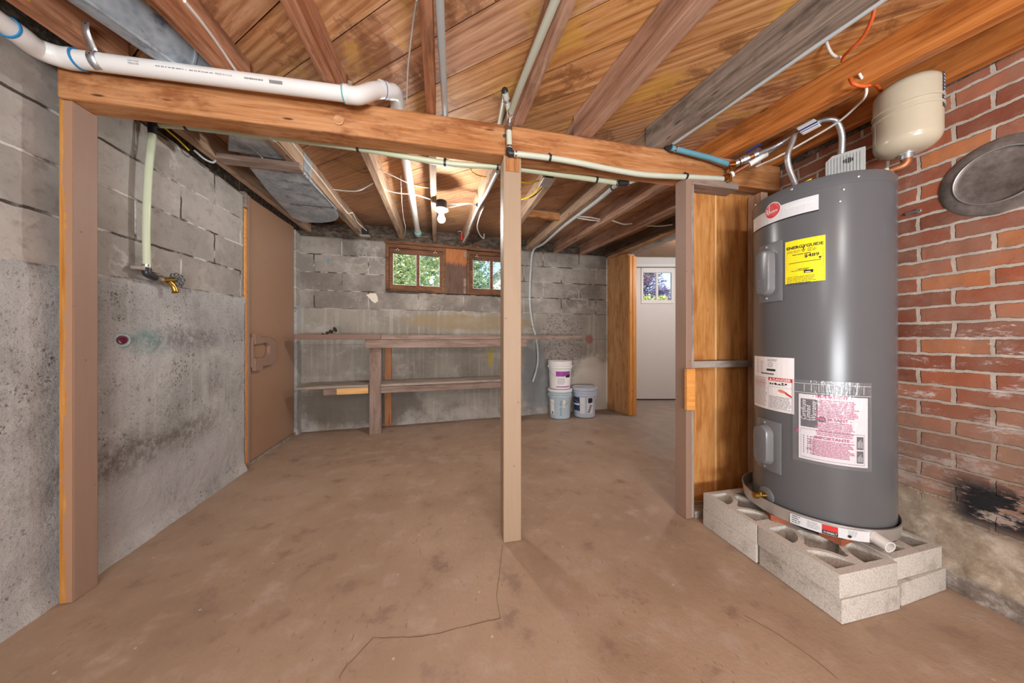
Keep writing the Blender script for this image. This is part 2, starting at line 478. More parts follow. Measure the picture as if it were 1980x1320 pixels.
def m_blockwall(name, lo, hi, mortar, conc_a, conc_b, row, width, rough_conc, eff, formline=False, patches=()):
    g = G(name); uv = g.coord('UV'); p = g.pos()
    s = g.sep(uv); wob = g.math('MULTIPLY', g.math('SUBTRACT', g.noise(p, 9, 5, 0.65), 0.5), 0.022)
    v = g.comb(g.math('ADD', s[0], wob), g.math('ADD', s[1], wob), 0.0)
    br = g.n('TexBrick', {'Vector': v, 'Color1': 0.0 if False else (0, 0, 0, 1), 'Color2': (1, 1, 1, 1), 'Mortar': (0.5, 0.5, 0.5, 1), 'Scale': 1.0,
                          'Mortar Size': 0.0062, 'Mortar Smooth': 0.2, 'Bias': 0.0, 'Brick Width': width, 'Row Height': row}, offset=0.5)
    per = g.sep(br.outputs['Color'])[0]; mo = br.outputs['Fac']
    n1 = g.noise(p, 2.4, 6, 0.6); n2 = g.noise(p, 24, 5, 0.7)
    c = g.mix(per, lo, hi)
    c = g.mix(g.step(n1, 0.35, 0.7), c, g.mix(0.5, hi, 'b8b0a8'))
    c = g.mix(g.math('MULTIPLY', g.step(n2, 0.5, 0.72), 0.35), c, '6d655e')
    st2 = g.noise(g.mapv(p, (1, 1, 1.4), (9, 9, 9)), 5.5, 8, 0.75)
    c = g.mix(g.math('MULTIPLY', g.step(st2, 0.54, 0.68), 0.4), c, '655d56')
    c = g.mix(g.math('MULTIPLY', g.step(st2, 0.45, 0.32), 0.35), c, 'c4beb7')
    mcol = g.mix(g.step(g.noise(p, 5, 4), 0.42, 0.58), mortar[0], mortar[1])
    c = g.mix(mo, c, mcol)
    # salt veins on the blocks
    vein = g.math('ABSOLUTE', g.math('SUBTRACT', g.noise(p, 3.3, 5, 0.6, 0.4), 0.5))
    vm = g.math('MULTIPLY', g.step(vein, 0.03, 0.004), g.math('MULTIPLY', g.step(g.noise(g.mapv(p, loc=(3, 5, 1)), 1.6, 2), 0.52, 0.64), g.math('MULTIPLY', g.noise(p, 18, 4), 0.9)))
    c = g.mix(g.math('MULTIPLY', vm, eff), c, 'd6d2cd')
    salt = g.math('MULTIPLY', g.step(g.noise(p, 7, 7, 0.75), 0.55, 0.72), g.step(g.noise(g.mapv(p, loc=(7, 2, 4)), 1.3, 2), 0.5, 0.7))
    c = g.mix(g.math('MULTIPLY', salt, eff * 0.8), c, 'c6c1bb')
    # cast concrete below
    edge = g.math('ADD', s[1], g.math('MULTIPLY', g.math('SUBTRACT', g.noise(p, 11, 5, 0.7), 0.5), 0.01 + 0.05 * rough_conc))
    cm = g.step(edge, 0.012, -0.012)
    pit = g.noise(p, 26 if rough_conc > 0.5 else 34, 8, 0.78); cl = g.noise(g.mapv(p, loc=(1, 1, 1)), 2.2, 6, 0.65)
    cc = g.ramp(cl, [(0.32, conc_a), (0.62, conc_b)])
    cc = g.mix(g.math('MULTIPLY', g.step(pit, 0.44, 0.30), 0.75 * rough_conc + 0.1), cc, '5b534c')
    wh = g.math('MULTIPLY', g.step(g.noise(g.mapv(p, (1, 1, 1.6), (5, 5, 5)), 3.2, 8, 0.72), 0.52, 0.68), 0.75)
    cc = g.mix(g.math('MULTIPLY', wh, eff), cc, 'cfccc9')
    sp = g.noise(p, 95, 3, 0.8); agg = g.voro(g.add(p, g.mapv(g.noise(p, 22, 4, 0.7, col=True), (0.05, 0.05, 0.05))), 46)
    cc = g.mix(g.math('MULTIPLY', g.step(sp, 0.56, 0.68), 0.55 * rough_conc + 0.12), cc, '5e564f')
    cc = g.mix(g.math('MULTIPLY', g.step(sp, 0.44, 0.33), 0.5 * rough_conc + 0.12), cc, 'cdc8c3')
    holes = g.math('MULTIPLY', g.step(agg, 0.34, 0.14), g.step(g.noise(g.mapv(p, loc=(2, 8, 3)), 5.0, 4, 0.6), 0.50, 0.66))
    cc = g.mix(g.math('MULTIPLY', holes, 0.8 * rough_conc), cc, '4c443e')
    streak = g.step(g.noise(g.mapv(p, (16, 16, 0.7)), 1.6, 4, 0.6), 0.48, 0.70)
    cc = g.mix(g.math('MULTIPLY', streak, 0.5), cc, g.mix(0.5, conc_b, 'cfcdc8'))
    low = g.math('MULTIPLY', g.step(g.sep(p)[2], 0.42, 0.02), g.step(g.noise(p, 3.4, 5, 0.65), 0.38, 0.6))
    cc = g.mix(g.math('MULTIPLY', low, 0.55), cc, 'd1cfcd' if eff > 0.5 else '8a8178')
    hbump = g.math('SUBTRACT', g.math('ADD', g.math('MULTIPLY', g.math('SUBTRACT', pit, 0.5), 1.0), g.math('MULTIPLY', g.math('SUBTRACT', sp, 0.5), 0.5)), g.math('MULTIPLY', holes, 0.5))
    if formline:
        f1 = g.step(g.math('ABSOLUTE', g.math('ADD', g.math('ADD', s[1], g.math('MULTIPLY', wob, 0.4)), 0.335)), 0.006, 0.0)
        cc = g.mix(g.math('MULTIPLY', f1, 0.5), cc, '5f574f')
        rust = g.math('MULTIPLY', g.step(g.noise(g.mapv(p, (2, 2, 7)), 2.2, 5, 0.65), 0.55, 0.72), g.math('MULTIPLY', g.step(g.math('ABSOLUTE', g.math('SUBTRACT', s[1], 0.03)), 0.22, 0.05), g.step(g.math('ABSOLUTE', g.math('SUBTRACT', g.sep(p)[0], 0.25)), 0.9, 0.3)))
        cc = g.mix(g.math('MULTIPLY', rust, 0.6), cc, 'a07a45')
        c = g.mix(g.math('MULTIPLY', rust, 0.45), c, 'a08050')
    P = g.sep(p); pw = g.math('MULTIPLY', g.math('SUBTRACT', g.noise(p, 4.5, 7, 0.7), 0.5), 0.5)
    for (pu, pv, ru, rv, colr, amt, tex) in patches:    # stained or spalled areas (centre, half size along X / Z)
        axis = P[0] if formline else P[1]
        d = g.math('SQRT', g.math('ADD', g.math('POWER', g.math('DIVIDE', g.math('SUBTRACT', axis, pu), ru), 2.0), g.math('POWER', g.math('DIVIDE', g.math('SUBTRACT', P[2], pv), rv), 2.0)))
        m = g.math('MULTIPLY', g.step(g.math('ADD', d, g.math('MULTIPLY', pw, 3.0)), 1.25, 0.75 if formline else 0.35), amt)
        if tex: m = g.math('MULTIPLY', m, g.step(pit, 0.36, 0.56))
        cc = g.mix(m, cc, colr)
    c = g.mix(cm, c, cc)
    h = g.math('ADD', g.math('MULTIPLY', g.math('SUBTRACT', 1.0, mo), 0.6), g.math('MULTIPLY', n2, 0.12))
    hh = g.n('Mix', {0: cm, 2: h, 3: g.math('ADD', g.math('MULTIPLY', hbump, 0.5 + 1.0 * rough_conc), 0.5)}).outputs[0]
    MAT[name] = g.out(c, 0.9, g.bump(hh, 0.75, 0.014), spec=0.2)
m_blockwall('wall_left_m', '918c86', 'b0aba5', ('4a443f', 'cfccc7'), '9a9996', 'c4c4c3', 0.205, 0.56, 1.0, 0.9, patches=[(1.93, 1.02, 0.14, 0.09, '7f9c9a', 0.85, True), (2.25, 1.03, 0.30, 0.09, '6f6668', 0.7, True), (1.95, 0.45, 0.6, 0.12, '6b625b', 0.8, True), (2.2, 0.25, 0.7, 0.2, 'bab6b8', 0.7, False)])
m_blockwall('wall_back_m', '746d66', '968f87', ('453e38', 'bdb7b0'), '8a8379', 'a39c91', 0.203, 0.56, 0.15, 0.55, True,
    patches=[(1.22, 0.5, 0.24, 0.48, '7b8286', 0.7, False), (1.60, 1.02, 0.34, 0.42, '6a615b', 0.95, False), (1.60, 1.02, 0.34, 0.42, 'b5aca4', 0.7, True), (2.08, 0.36, 0.40, 0.42, 'd6cfc5', 0.95, False), (2.03, 1.03, 0.07, 0.07, '9a5048', 0.7, False), (-1.0, 0.25, 0.7, 0.25, '6f675f', 0.8, False), (0.3, 1.25, 0.8, 0.10, '9c8a6a', 0.7, False), (0.55, 0.80, 0.04, 0.12, 'c0a838', 0.7, False)])

def m_brick():
    g = G('brick'); uv = g.coord('UV'); p = g.pos(); s = g.sep(uv); z = g.sep(p)[2]
    w1 = g.math('MULTIPLY', g.math('SUBTRACT', g.noise(p, 14, 5, 0.7), 0.5), 0.02)
    w2 = g.math('MULTIPLY', g.math('SUBTRACT', g.noise(g.mapv(p, loc=(3, 3, 3)), 16, 5, 0.7), 0.5), 0.02)
    v = g.comb(g.math('ADD', s[0], w1), g.math('ADD', s[1], w2), 0.0)
    br = g.n('TexBrick', {'Vector': v, 'Color1': (0, 0, 0, 1), 'Color2': (1, 1, 1, 1), 'Mortar': (0.5, 0.5, 0.5, 1), 'Scale': 1.0,
             'Mortar Size': 0.0072, 'Mortar Smooth': 0.3, 'Bias': 0.0, 'Brick Width': 0.188, 'Row Height': 0.068}, offset=0.5)
    per = g.sep(br.outputs['Color'])[0]; mo = br.outputs['Fac']
    c = g.ramp(per, [(0.0, '774534'), (0.3, '92523d'), (0.55, 'a25d41'), (0.8, 'a96b50'), (1.0, 'ba7446')])
    n = g.noise(p, 9, 7, 0.7)
    c = g.mix(g.math('MULTIPLY', g.step(g.noise(g.mapv(p, loc=(5, 5, 5)), 4.0, 7, 0.7), 0.40, 0.62), 0.5), c, '8f7668'); c = g.mix(g.step(n, 0.40, 0.2), c, '5f332a'); c = g.mix(g.math('MULTIPLY', g.step(n, 0.58, 0.75), 0.35), c, 'cf9a82')
    mc = g.mix(g.noise(p, 30, 4), '998b7e', 'd2c7ba')
    c = g.mix(mo, c, mc)
    # salts and grime grow downwards
    lowm = g.step(z, 1.35, 0.55)
    sn = g.noise(g.mapv(p, (1, 1, 2.2)), 6.5, 9, 0.78)
    salt = g.math('MULTIPLY', g.step(g.math('ADD', sn, g.math('MULTIPLY', lowm, 0.10)), 0.60, 0.70), g.step(z, 1.5, 1.2))
    c = g.mix(g.math('MULTIPLY', salt, 0.85), c, 'd9d2cf')
    grime = g.math('MULTIPLY', g.step(g.math('ADD', z, g.math('MULTIPLY', g.math('SUBTRACT', g.noise(p, 3.0, 4), 0.5), 0.6)), 1.0, 0.55), 0.68)
    c = g.mix(grime, c, g.mix(n, '7d695c', '97806f'))
    pl = g.step(g.math('ADD', z, g.math('MULTIPLY', g.math('SUBTRACT', g.noise(p, 5, 6, 0.7), 0.5), 0.30)), 0.36, 0.27)
    pc = g.ramp(g.noise(p, 10, 8, 0.75), [(0.3, '7b6c5c'), (0.5, 'a39482'), (0.66, 'c9bfb0')])
    c = g.mix(pl, c, pc)
    tarz = g.math('MULTIPLY', g.step(g.math('ABSOLUTE', g.math('SUBTRACT', z, 0.38)), 0.13, 0.05), g.step(g.sep(p)[1], 0.90, 0.80))
    tar = g.math('MULTIPLY', tarz, g.step(g.noise(g.mapv(p, (1, 3, 7)), 3.5, 7, 0.7), 0.42, 0.50))
    c = g.mix(tar, c, '252528')
    toe = g.math('MULTIPLY', g.step(z, 0.10, 0.06), 0.8)
    c = g.mix(toe, c, g.ramp(g.noise(p, 12, 8, 0.75), [(0.35, '453d3a'), (0.5, '7a716c'), (0.65, 'c8c2bd')]))
    h = g.math('ADD', g.math('MULTIPLY', g.math('SUBTRACT', 1.0, g.math('MULTIPLY', mo, g.math('SUBTRACT', 1.0, pl))), 0.7), g.math('MULTIPLY', n, 0.35))
    MAT['brick'] = g.out(c, 0.85, g.bump(h, 0.8, 0.012), spec=0.25)
m_brick()

def m_subfloor():
    g = G('subfloor'); uv = g.coord('UV'); i = g.island()
    v = g.add(uv, g.comb(g.math('MULTIPLY', i, 31.0), g.math('MULTIPLY', i, 17.0), 0.0))
    f = g.noise(g.mapv(v, (1.1, 20, 1)), 3, 6, 0.62, 0.9)
    rings = g.n('TexWave', {'Vector': g.mapv(v, (0.35, 5, 1)), 'Scale': 1.6, 'Distortion': 9.0, 'Detail': 4.0, 'Detail Scale': 0.9}, wave_type='BANDS', bands_direction='Y').outputs['Fac']
    f = g.math('ADD', g.math('MULTIPLY', f, 0.84), g.math('MULTIPLY', rings, 0.16))
    a = g.ramp(f, [(0.30, '9c6438'), (0.50, 'c68d54'), (0.72, 'dcae78')])
    b = g.ramp(f, [(0.30, '986a4c'), (0.5, 'c08f6e'), (0.72, 'd6b292')])
    c = g.mix(i, a, b)
    p = g.pos()
    st = g.noise(g.add(p, g.comb(g.math('MULTIPLY', i, 5.0), 0.0, 0.0)), 2.8, 8, 0.72, 0.8)
    c = g.mix(g.math('MULTIPLY', g.step(st, 0.52, 0.60), 0.6), c, '75492c')
    saw = g.n('TexWave', {'Vector': g.mapv(v, (1, 0.12, 1)), 'Scale': 42.0, 'Distortion': 1.5, 'Detail': 2.0}, wave_type='BANDS', bands_direction='X').outputs['Fac']
    c = g.mix(g.math('MULTIPLY', g.math('MULTIPLY', saw, 0.09), g.step(g.noise(v, 2.0, 2), 0.45, 0.6)), c, '5e3a20')
    ye = g.noise(g.mapv(p, loc=(4, 1, 0)), 3.1, 5, 0.6, 0.4)
    c = g.mix(g.math('MULTIPLY', g.step(ye, 0.54, 0.66), 0.6), c, 'd6a650')
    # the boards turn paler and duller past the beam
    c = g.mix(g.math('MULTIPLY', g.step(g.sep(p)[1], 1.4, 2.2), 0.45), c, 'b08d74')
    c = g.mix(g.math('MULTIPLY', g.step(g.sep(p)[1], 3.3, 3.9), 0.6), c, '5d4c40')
    MAT['subfloor'] = g.out(c, 0.6, g.bump(f, 0.2, 0.004), spec=0.3)
m_subfloor()

def m_screenblock():
    g = G('screen_block'); p = g.coord('Object')
    n = g.noise(p, 150, 5, 0.75); b = g.noise(g.add(p, g.comb(g.math('MULTIPLY', g.rnd(), 9.0), 0.0, 0.0)), 7, 6, 0.7)
    c = g.ramp(n, [(0.34, 'a39d95'), (0.48, 'c6c1b9'), (0.7, 'd5d1ca')])
    c = g.mix(g.math('MULTIPLY', g.step(b, 0.52, 0.70), 0.65), c, '857a6b')
    MAT['screen_block'] = g.out(c, 0.92, g.bump(n, 0.6, 0.004), spec=0.2)
m_screenblock()

def m_flue():
    g = G('flue_metal'); p = g.coord('Object')
    n = g.noise(p, 14, 7, 0.7)
    c = g.ramp(n, [(0.3, '5a524e'), (0.5, '7b726d'), (0.7, '9a908a')])
    MAT['flue_metal'] = g.out(c, 0.45, g.bump(n, 0.2, 0.004), 0.35)
m_flue()

def m_mullion():
    g = G('scorched'); p = g.pos(); z = g.sep(p)[2]
    n = g.noise(g.mapv(p, (10, 10, 2)), 3, 6, 0.7)
    c = g.ramp(n, [(0.3, '9a5a30'), (0.7, 'b87a4a')])
    m = g.step(g.math('ADD', z, g.math('MULTIPLY', g.math('SUBTRACT', g.noise(g.mapv(p, (60, 60, 3)), 1, 4), 0.5), 0.18)), 2.03, 1.97)
    c = g.mix(m, c, g.ramp(n, [(0.3, '4a372c'), (0.7, '74584a')]))
    MAT['scorched'] = g.out(c, 0.8, g.bump(n, 0.2, 0.003))
m_mullion()

def m_split():
    g = G('split_edge'); p = g.pos(); q = g.coord('Object')
    f = g.noise(g.mapv(q, (1.2, 20, 20)), 3, 5, 0.6, 0.4)
    o = g.ramp(f, [(0.3, 'a0601c'), (0.55, 'b47c3a'), (0.75, 'c4935a')])
    e = g.math('ADD', g.sep(p)[0], g.math('MULTIPLY', g.math('SUBTRACT', g.noise(g.mapv(p, (6, 6, 3.0)), 2.0, 6, 0.7), 0.5), 0.05))
    c = g.mix(g.step(e, -1.468, -1.464), o, 'a07c63')
    MAT['split_edge'] = g.out(c, 0.55, g.bump(f, 0.15, 0.003), spec=0.35)
m_split()

def m_sill():
    g = G('dark_sill'); p = g.coord('Object')
    n = g.noise(g.mapv(p, (3, 9, 9)), 4, 7, 0.7)
    c = g.ramp(n, [(0.3, '2c251f'), (0.5, '54493f'), (0.72, '84786b')])
    MAT['dark_sill'] = g.out(c, 0.9, g.bump(n, 0.4, 0.006), spec=0.2)
m_sill()

# ================================================================== THE SETTING
def frange(a, b, step, extra=()):
    n = max(1, int(math.ceil((b - a) / step))); L = [a + (b - a) * i / n for i in range(n + 1)]
    for e in extra:
        if a < e < b:
            k = min(range(len(L)), key=lambda i: abs(L[i] - e))
            if 0 < k < len(L) - 1: L[k] = e
    return sorted(set(L))

def wall_sheet(name, S, T, pt, mat, uvf, hole=None, thick=0.2, tint=None):
    mb = MB(); uvs = []
    for t in T:
        for s in S: mb.v.append(Vector(pt(s, t))); uvs.append(uvf(s, t))
    n = len(S)
    for j in range(len(T) - 1):
        for i in range(n - 1):
            if hole and hole((S[i] + S[i+1]) / 2, (T[j] + T[j+1]) / 2): continue
            mb.f.append([j*n+i, j*n+i+1, (j+1)*n+i+1, (j+1)*n+i]); mb.mi.append(0)
    me = bpy.data.meshes.new(name)
    me.from_pydata(mb.v, [], mb.f); me.update()
    l = me.uv_layers.new(name='UVMap')
    for lp in me.loops: l.data[lp.index].uv = uvs[lp.vertex_index]
    for p in me.polygons: p.use_smooth = True
    o = link(name, me, mat)
    if thick:
        m = o.modifiers.new('thickness', 'SOLIDIFY'); m.thickness = abs(thick); m.offset = -1.0 if thick > 0 else 1.0
    return struct(o)

# floor -------------------------------------------------------------
def floor_z(x, y):
    return 0.004 * mnoise.noise((x * 1.3, y * 1.3, 0.3)) + 0.0015 * mnoise.noise((x * 5, y * 5, 2.0)) - 0.003
fl = wall_sheet('floor', frange(-2.0, 4.8, 0.05), frange(-2.5, 5.2, 0.05), lambda s, t: (s, t, floor_z(s, t)), 'floor_paint', lambda s, t: (s, t), thick=0.12)
fl['label'] = 'brown painted concrete floor, bare grey towards the hall'; fl['category'] = 'floor'
def floor_line(name, pts, w, mat, jit=0.004):
    P = []
    for a, b in zip(pts, pts[1:]):
        a3, b3 = on_z(*a, 0), on_z(*b, 0); n = max(2, int((b3 - a3).length / 0.02))
        for i in range(n): P.append(a3.lerp(b3, i / n))
    P.append(on_z(*pts[-1], 0)); mb = MB(); rows = []
    for i, p in enumerate(P):
        d = (P[min(i+1, len(P)-1)] - P[max(i-1, 0)]).normalized(); nrm = Vector((-d.y, d.x, 0))
        k = nrm * (jit * mnoise.noise(p * 30)); ww = w * (0.5 + 0.8 * abs(mnoise.noise(p * 17)))
        q = p + k
        for sg in (1, -1):
            e = q + nrm * ww * sg; e.z = floor_z(e.x, e.y) + 0.0012; mb.v.append(e)
    for i in range(len(P) - 1): mb.f.append([2*i, 2*i+1, 2*i+3, 2*i+2]); mb.mi.append(0)
    o = obj(name, mb, mat, fl)
    return o
floor_line('floor_crack', [(655, 1310), (672, 1284), (692, 1262), (722, 1232), (790, 1231), (850, 1222), (905, 1208), (968, 1196)], 0.0014, 'crack_dark', 0.007)
floor_line('floor_crack', [(968, 1196), (960, 1155), (964, 1120), (972, 1050)], 0.0010, 'crack_dark')
floor_line('floor_scratch', [(320, 1062), (350, 1042), (395, 1012)], 0.0012, 'chip_pale', 0.002)
floor_line('floor_scratch', [(1010, 955), (1060, 980), (1095, 1000)], 0.0016, 'chip_pale', 0.003)
floor_line('floor_crack', [(1440, 1188), (1490, 1215), (1560, 1262), (1620, 1310)], 0.0013, 'crack_dark')

# left wall ---------------------------------------------------------
DOOR_V0, DOOR_V1 = 2.755, 3.665
def left_uv(v, z): return (v - 1.876, z - 1.31 - 0.035 * (v - 1.4))
def left_pt(v, z):
    t = z - 1.31 - 0.035 * (v - 1.4) + 0.03 * mnoise.noise((v * 11, z * 11, 0.0))
    k = min(1.0, max(0.0, (0.012 - t) / 0.03))
    n = mnoise.fractal((v * 16, z * 16, 3.3), 0.7, 2.1, 4)
    d = k * (0.012 + 0.004 * n) + (1 - k) * 0.0015 * n
    if z < 0.25: d += 0.02 * max(0, (0.06 - z) / 0.06)
    return (left_u(v) + d, v, z)
wl = wall_sheet('wall_left', frange(-2.5, 1.2, 0.12) + frange(1.2, DOOR_V0, 0.016)[1:], frange(-0.02, 2.17, 0.016), left_pt, 'wall_left_m', left_uv, thick=0.25)
wl['label'] = 'left wall of grey blocks over rough cast concrete'; wl['category'] = 'wall'
wl2 = wall_sheet('wall_left_corner', frange(DOOR_V1, 3.79, 0.02), frange(-0.02, 2.22, 0.02), left_pt, 'wall_left_m', left_uv, thick=0.25)
wl2['label'] = 'short strip of block wall between the brown door and the corner'; wl2['category'] = 'wall'

# back wall ---------------------------------------------------------
W_U0, W_U1, W_Z0 = -0.735, on_back(1003, 485).x, 1.612
BJ_L, BJ_R = on_back(661, 545).x, on_back(1050, 560).x
def back_uv(u, z):
    t = (z - 1.392 - 0.003 * (u + 1.57)) * 0.203 / (0.2025 + 0.0047 * (u + 1.57))
    return ((u - BJ_L) if u < 0.85 else (u - BJ_R), t)
def back_pt(u, z):
    n = mnoise.fractal((u * 8, z * 8, 1.3), 0.9, 2.1, 4)
    d = 0.0025 * n + (0.03 * max(0, (0.09 + 0.04 * n - z) / 0.09) if z < 0.14 else 0)
    return (u, back_v(u) - d, z)
def back_top(u): return 2.198 + 0.0198 * (u + 1.57)
S = frange(-1.66, W_U0, 0.03) + frange(W_U0, W_U1, 0.03)[1:] + frange(W_U1, 2.42, 0.03)[1:]
T = [i / 74 for i in range(75)]
kz = min(range(75), key=lambda i: abs(T[i] * 2.24 - W_Z0))
def back_map(u, t):
    z = (W_Z0 * t / T[kz]) if t <= T[kz] else W_Z0 + (back_top(u) - W_Z0) * (t - T[kz]) / (1 - T[kz])
    return z
wb = wall_sheet('wall_back', S, T, lambda u, t: back_pt(u, back_map(u, t) - 0.02 * (1 - t)), 'wall_back_m', lambda u, t: back_uv(u, back_map(u, t)),
                hole=lambda u, t: W_U0 < u < W_U1 and t > T[kz], thick=0.14)
wb['label'] = 'back wall of dark grey blocks above streaked cast concrete'; wb['category'] = 'wall'

# brick wall --------------------------------------------------------
BRK = 2.06
def brick_pt(v, z):
    n = mnoise.fractal((v * 10, z * 10, 6.1), 0.9, 2.1, 4)
    d = 0.004 * n + (0.035 * min(1.0, max(0.0, (0.115 + 0.03 * n - z) / 0.03)))
    return (BRK - d, v, z)
wr = wall_sheet('wall_right', frange(-2.5, 0.3, 0.1) + frange(0.3, 1.66, 0.012)[1:], frange(-0.02, 2.11, 0.012), brick_pt, 'brick', lambda v, z: (v - 0.934 - 0.094, z - 0.015), thick=-0.3)
wr['label'] = 'old red brick wall with tar and salt stains near the floor'; wr['category'] = 'wall'

def plain_wall(name, lo, hi, mat, label=None, cat='wall'):
    o = obj(name, MB().box(lo, hi), mat); struct(o, label, cat) if label else struct(o); return o
plain_wall('wall_front', (-2.0, -2.7, 0), (2.3, -2.5, 2.4), 'white_paint')

# subfloor boards overhead -------------------------------------------
def clip_poly(poly, ax, lim, keep_less):
    out = []
    for i, a in enumerate(poly):
        b = poly[(i + 1) % len(poly)]
        ia, ib = ((a[ax] <= lim) if keep_less else (a[ax] >= lim)), ((b[ax] <= lim) if keep_less else (b[ax] >= lim))
        if ia: out.append(a)
        if ia != ib:
            t = (lim - a[ax]) / (b[ax] - a[ax]); out.append((a[0] + t*(b[0]-a[0]), a[1] + t*(b[1]-a[1])))
    return out
mb = MB(); uvv = []
dx, dy = cos(radians(-40)), sin(radians(-40)); nx_, ny_ = -dy, dx
BW_ = 0.183
for k in range(-14, 30):
    o0 = 0.569 + BW_ * k; cuts = [-9.0] ; x = -6 + random.random() * 3
    while x < 9: cuts.append(x); x += 2.2 + random.random() * 1.8
    cuts.append(9.0)
    for a, b in zip(cuts, cuts[1:]):
        q = [(a + 0.002, o0 + 0.003), (b - 0.002, o0 + 0.003), (b - 0.002, o0 + BW_ - 0.003), (a + 0.002, o0 + BW_ - 0.003)]
        poly = [(l * dx + w * nx_, l * dy + w * ny_) for l, w in q]
        for ax, lim, less in ((0, -1.9, False), (0, 4.7, True), (1, -2.5, False), (1, 4.9, True)):
            poly = clip_poly(poly, ax, lim, less) if poly else poly
        if len(poly) < 3: continue
        mb.prism([(x_, y_, zc(y_)) for x_, y_ in poly], (0, 0, 0.02))
up = MB()
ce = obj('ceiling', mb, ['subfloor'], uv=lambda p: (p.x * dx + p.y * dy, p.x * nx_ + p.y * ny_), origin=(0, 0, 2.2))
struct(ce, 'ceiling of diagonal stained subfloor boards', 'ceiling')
us = MB().hexa([(-2.3, -2.7, zc(-2.7)+0.022), (4.9, -2.7, zc(-2.7)+0.022), (4.9, 5.2, zc(5.2)+0.022), (-2.3, 5.2, zc(5.2)+0.022)],
               [(-2.3, -2.7, zc(-2.7)+0.15), (4.9, -2.7, zc(-2.7)+0.15), (4.9, 5.2, zc(5.2)+0.15), (-2.3, 5.2, zc(5.2)+0.15)])
struct(obj('ceiling_leak_block', us, 'dark_sill'))  # dark backing added above the boards to stop light leaking through

# sills and rim boards -----------------------------------------------
def lu(v): return left_u(v)
sill = MB().hexa([(lu(-2.5)-0.16, -2.5, 2.165), (lu(-2.5)-0.03, -2.5, 2.165), (lu(2.75)-0.03, 2.75, 2.175), (lu(2.75)-0.16, 2.75, 2.175)],
                 [(lu(-2.5)-0.16, -2.5, zc(-2.5)), (lu(-2.5)-0.03, -2.5, zc(-2.5)), (lu(2.75)-0.03, 2.75, zc(2.75)), (lu(2.75)-0.16, 2.75, zc(2.75))])
struct(obj('trim_1', sill, 'dark_sill', bevel=0.004), 'dark grimy sill timber on top of the left block wall', 'sill')
sill = MB().hexa([(lu(2.75)-0.16, 2.75, 2.205), (lu(2.75)-0.02, 2.75, 2.205), (lu(3.9)-0.02, 3.9, 2.26), (lu(3.9)-0.16, 3.9, 2.26)],
                 [(lu(2.75)-0.16, 2.75, zc(2.75)), (lu(2.75)-0.02, 2.75, zc(2.75)), (lu(3.9)-0.02, 3.9, zc(3.9)), (lu(3.9)-0.16, 3.9, zc(3.9))])
struct(obj('trim_2', sill, 'dark_sill', bevel=0.004), 'black stained sill timber over the brown door', 'sill')
rim = MB().hexa([(-1.7, back_v(-1.7)+0.03, back_top(-1.7)), (2.5, back_v(2.5)+0.03, back_top(2.5)), (2.5, back_v(2.5)+0.10, back_top(2.5)), (-1.7, back_v(-1.7)+0.10, back_top(-1.7))],
                [(-1.7, back_v(-1.7)+0.03, zc(back_v(-1.7))+0.01), (2.5, back_v(2.5)+0.03, zc(back_v(2.5))+0.01), (2.5, back_v(2.5)+0.10, zc(back_v(2.5))+0.01), (-1.7, back_v(-1.7)+0.10, zc(back_v(-1.7))+0.01)])
struct(obj('trim_3', rim, 'dark_sill'), 'dark weathered rim board above the back wall', 'rim board')
led = MB().box((BRK-0.005, -2.5, 2.095), (BRK+0.25, 1.66, 2.16))
struct(obj('trim_4', led, 'dark_sill', bevel=0.004), 'dark ledger on top of the brick wall', 'ledger')

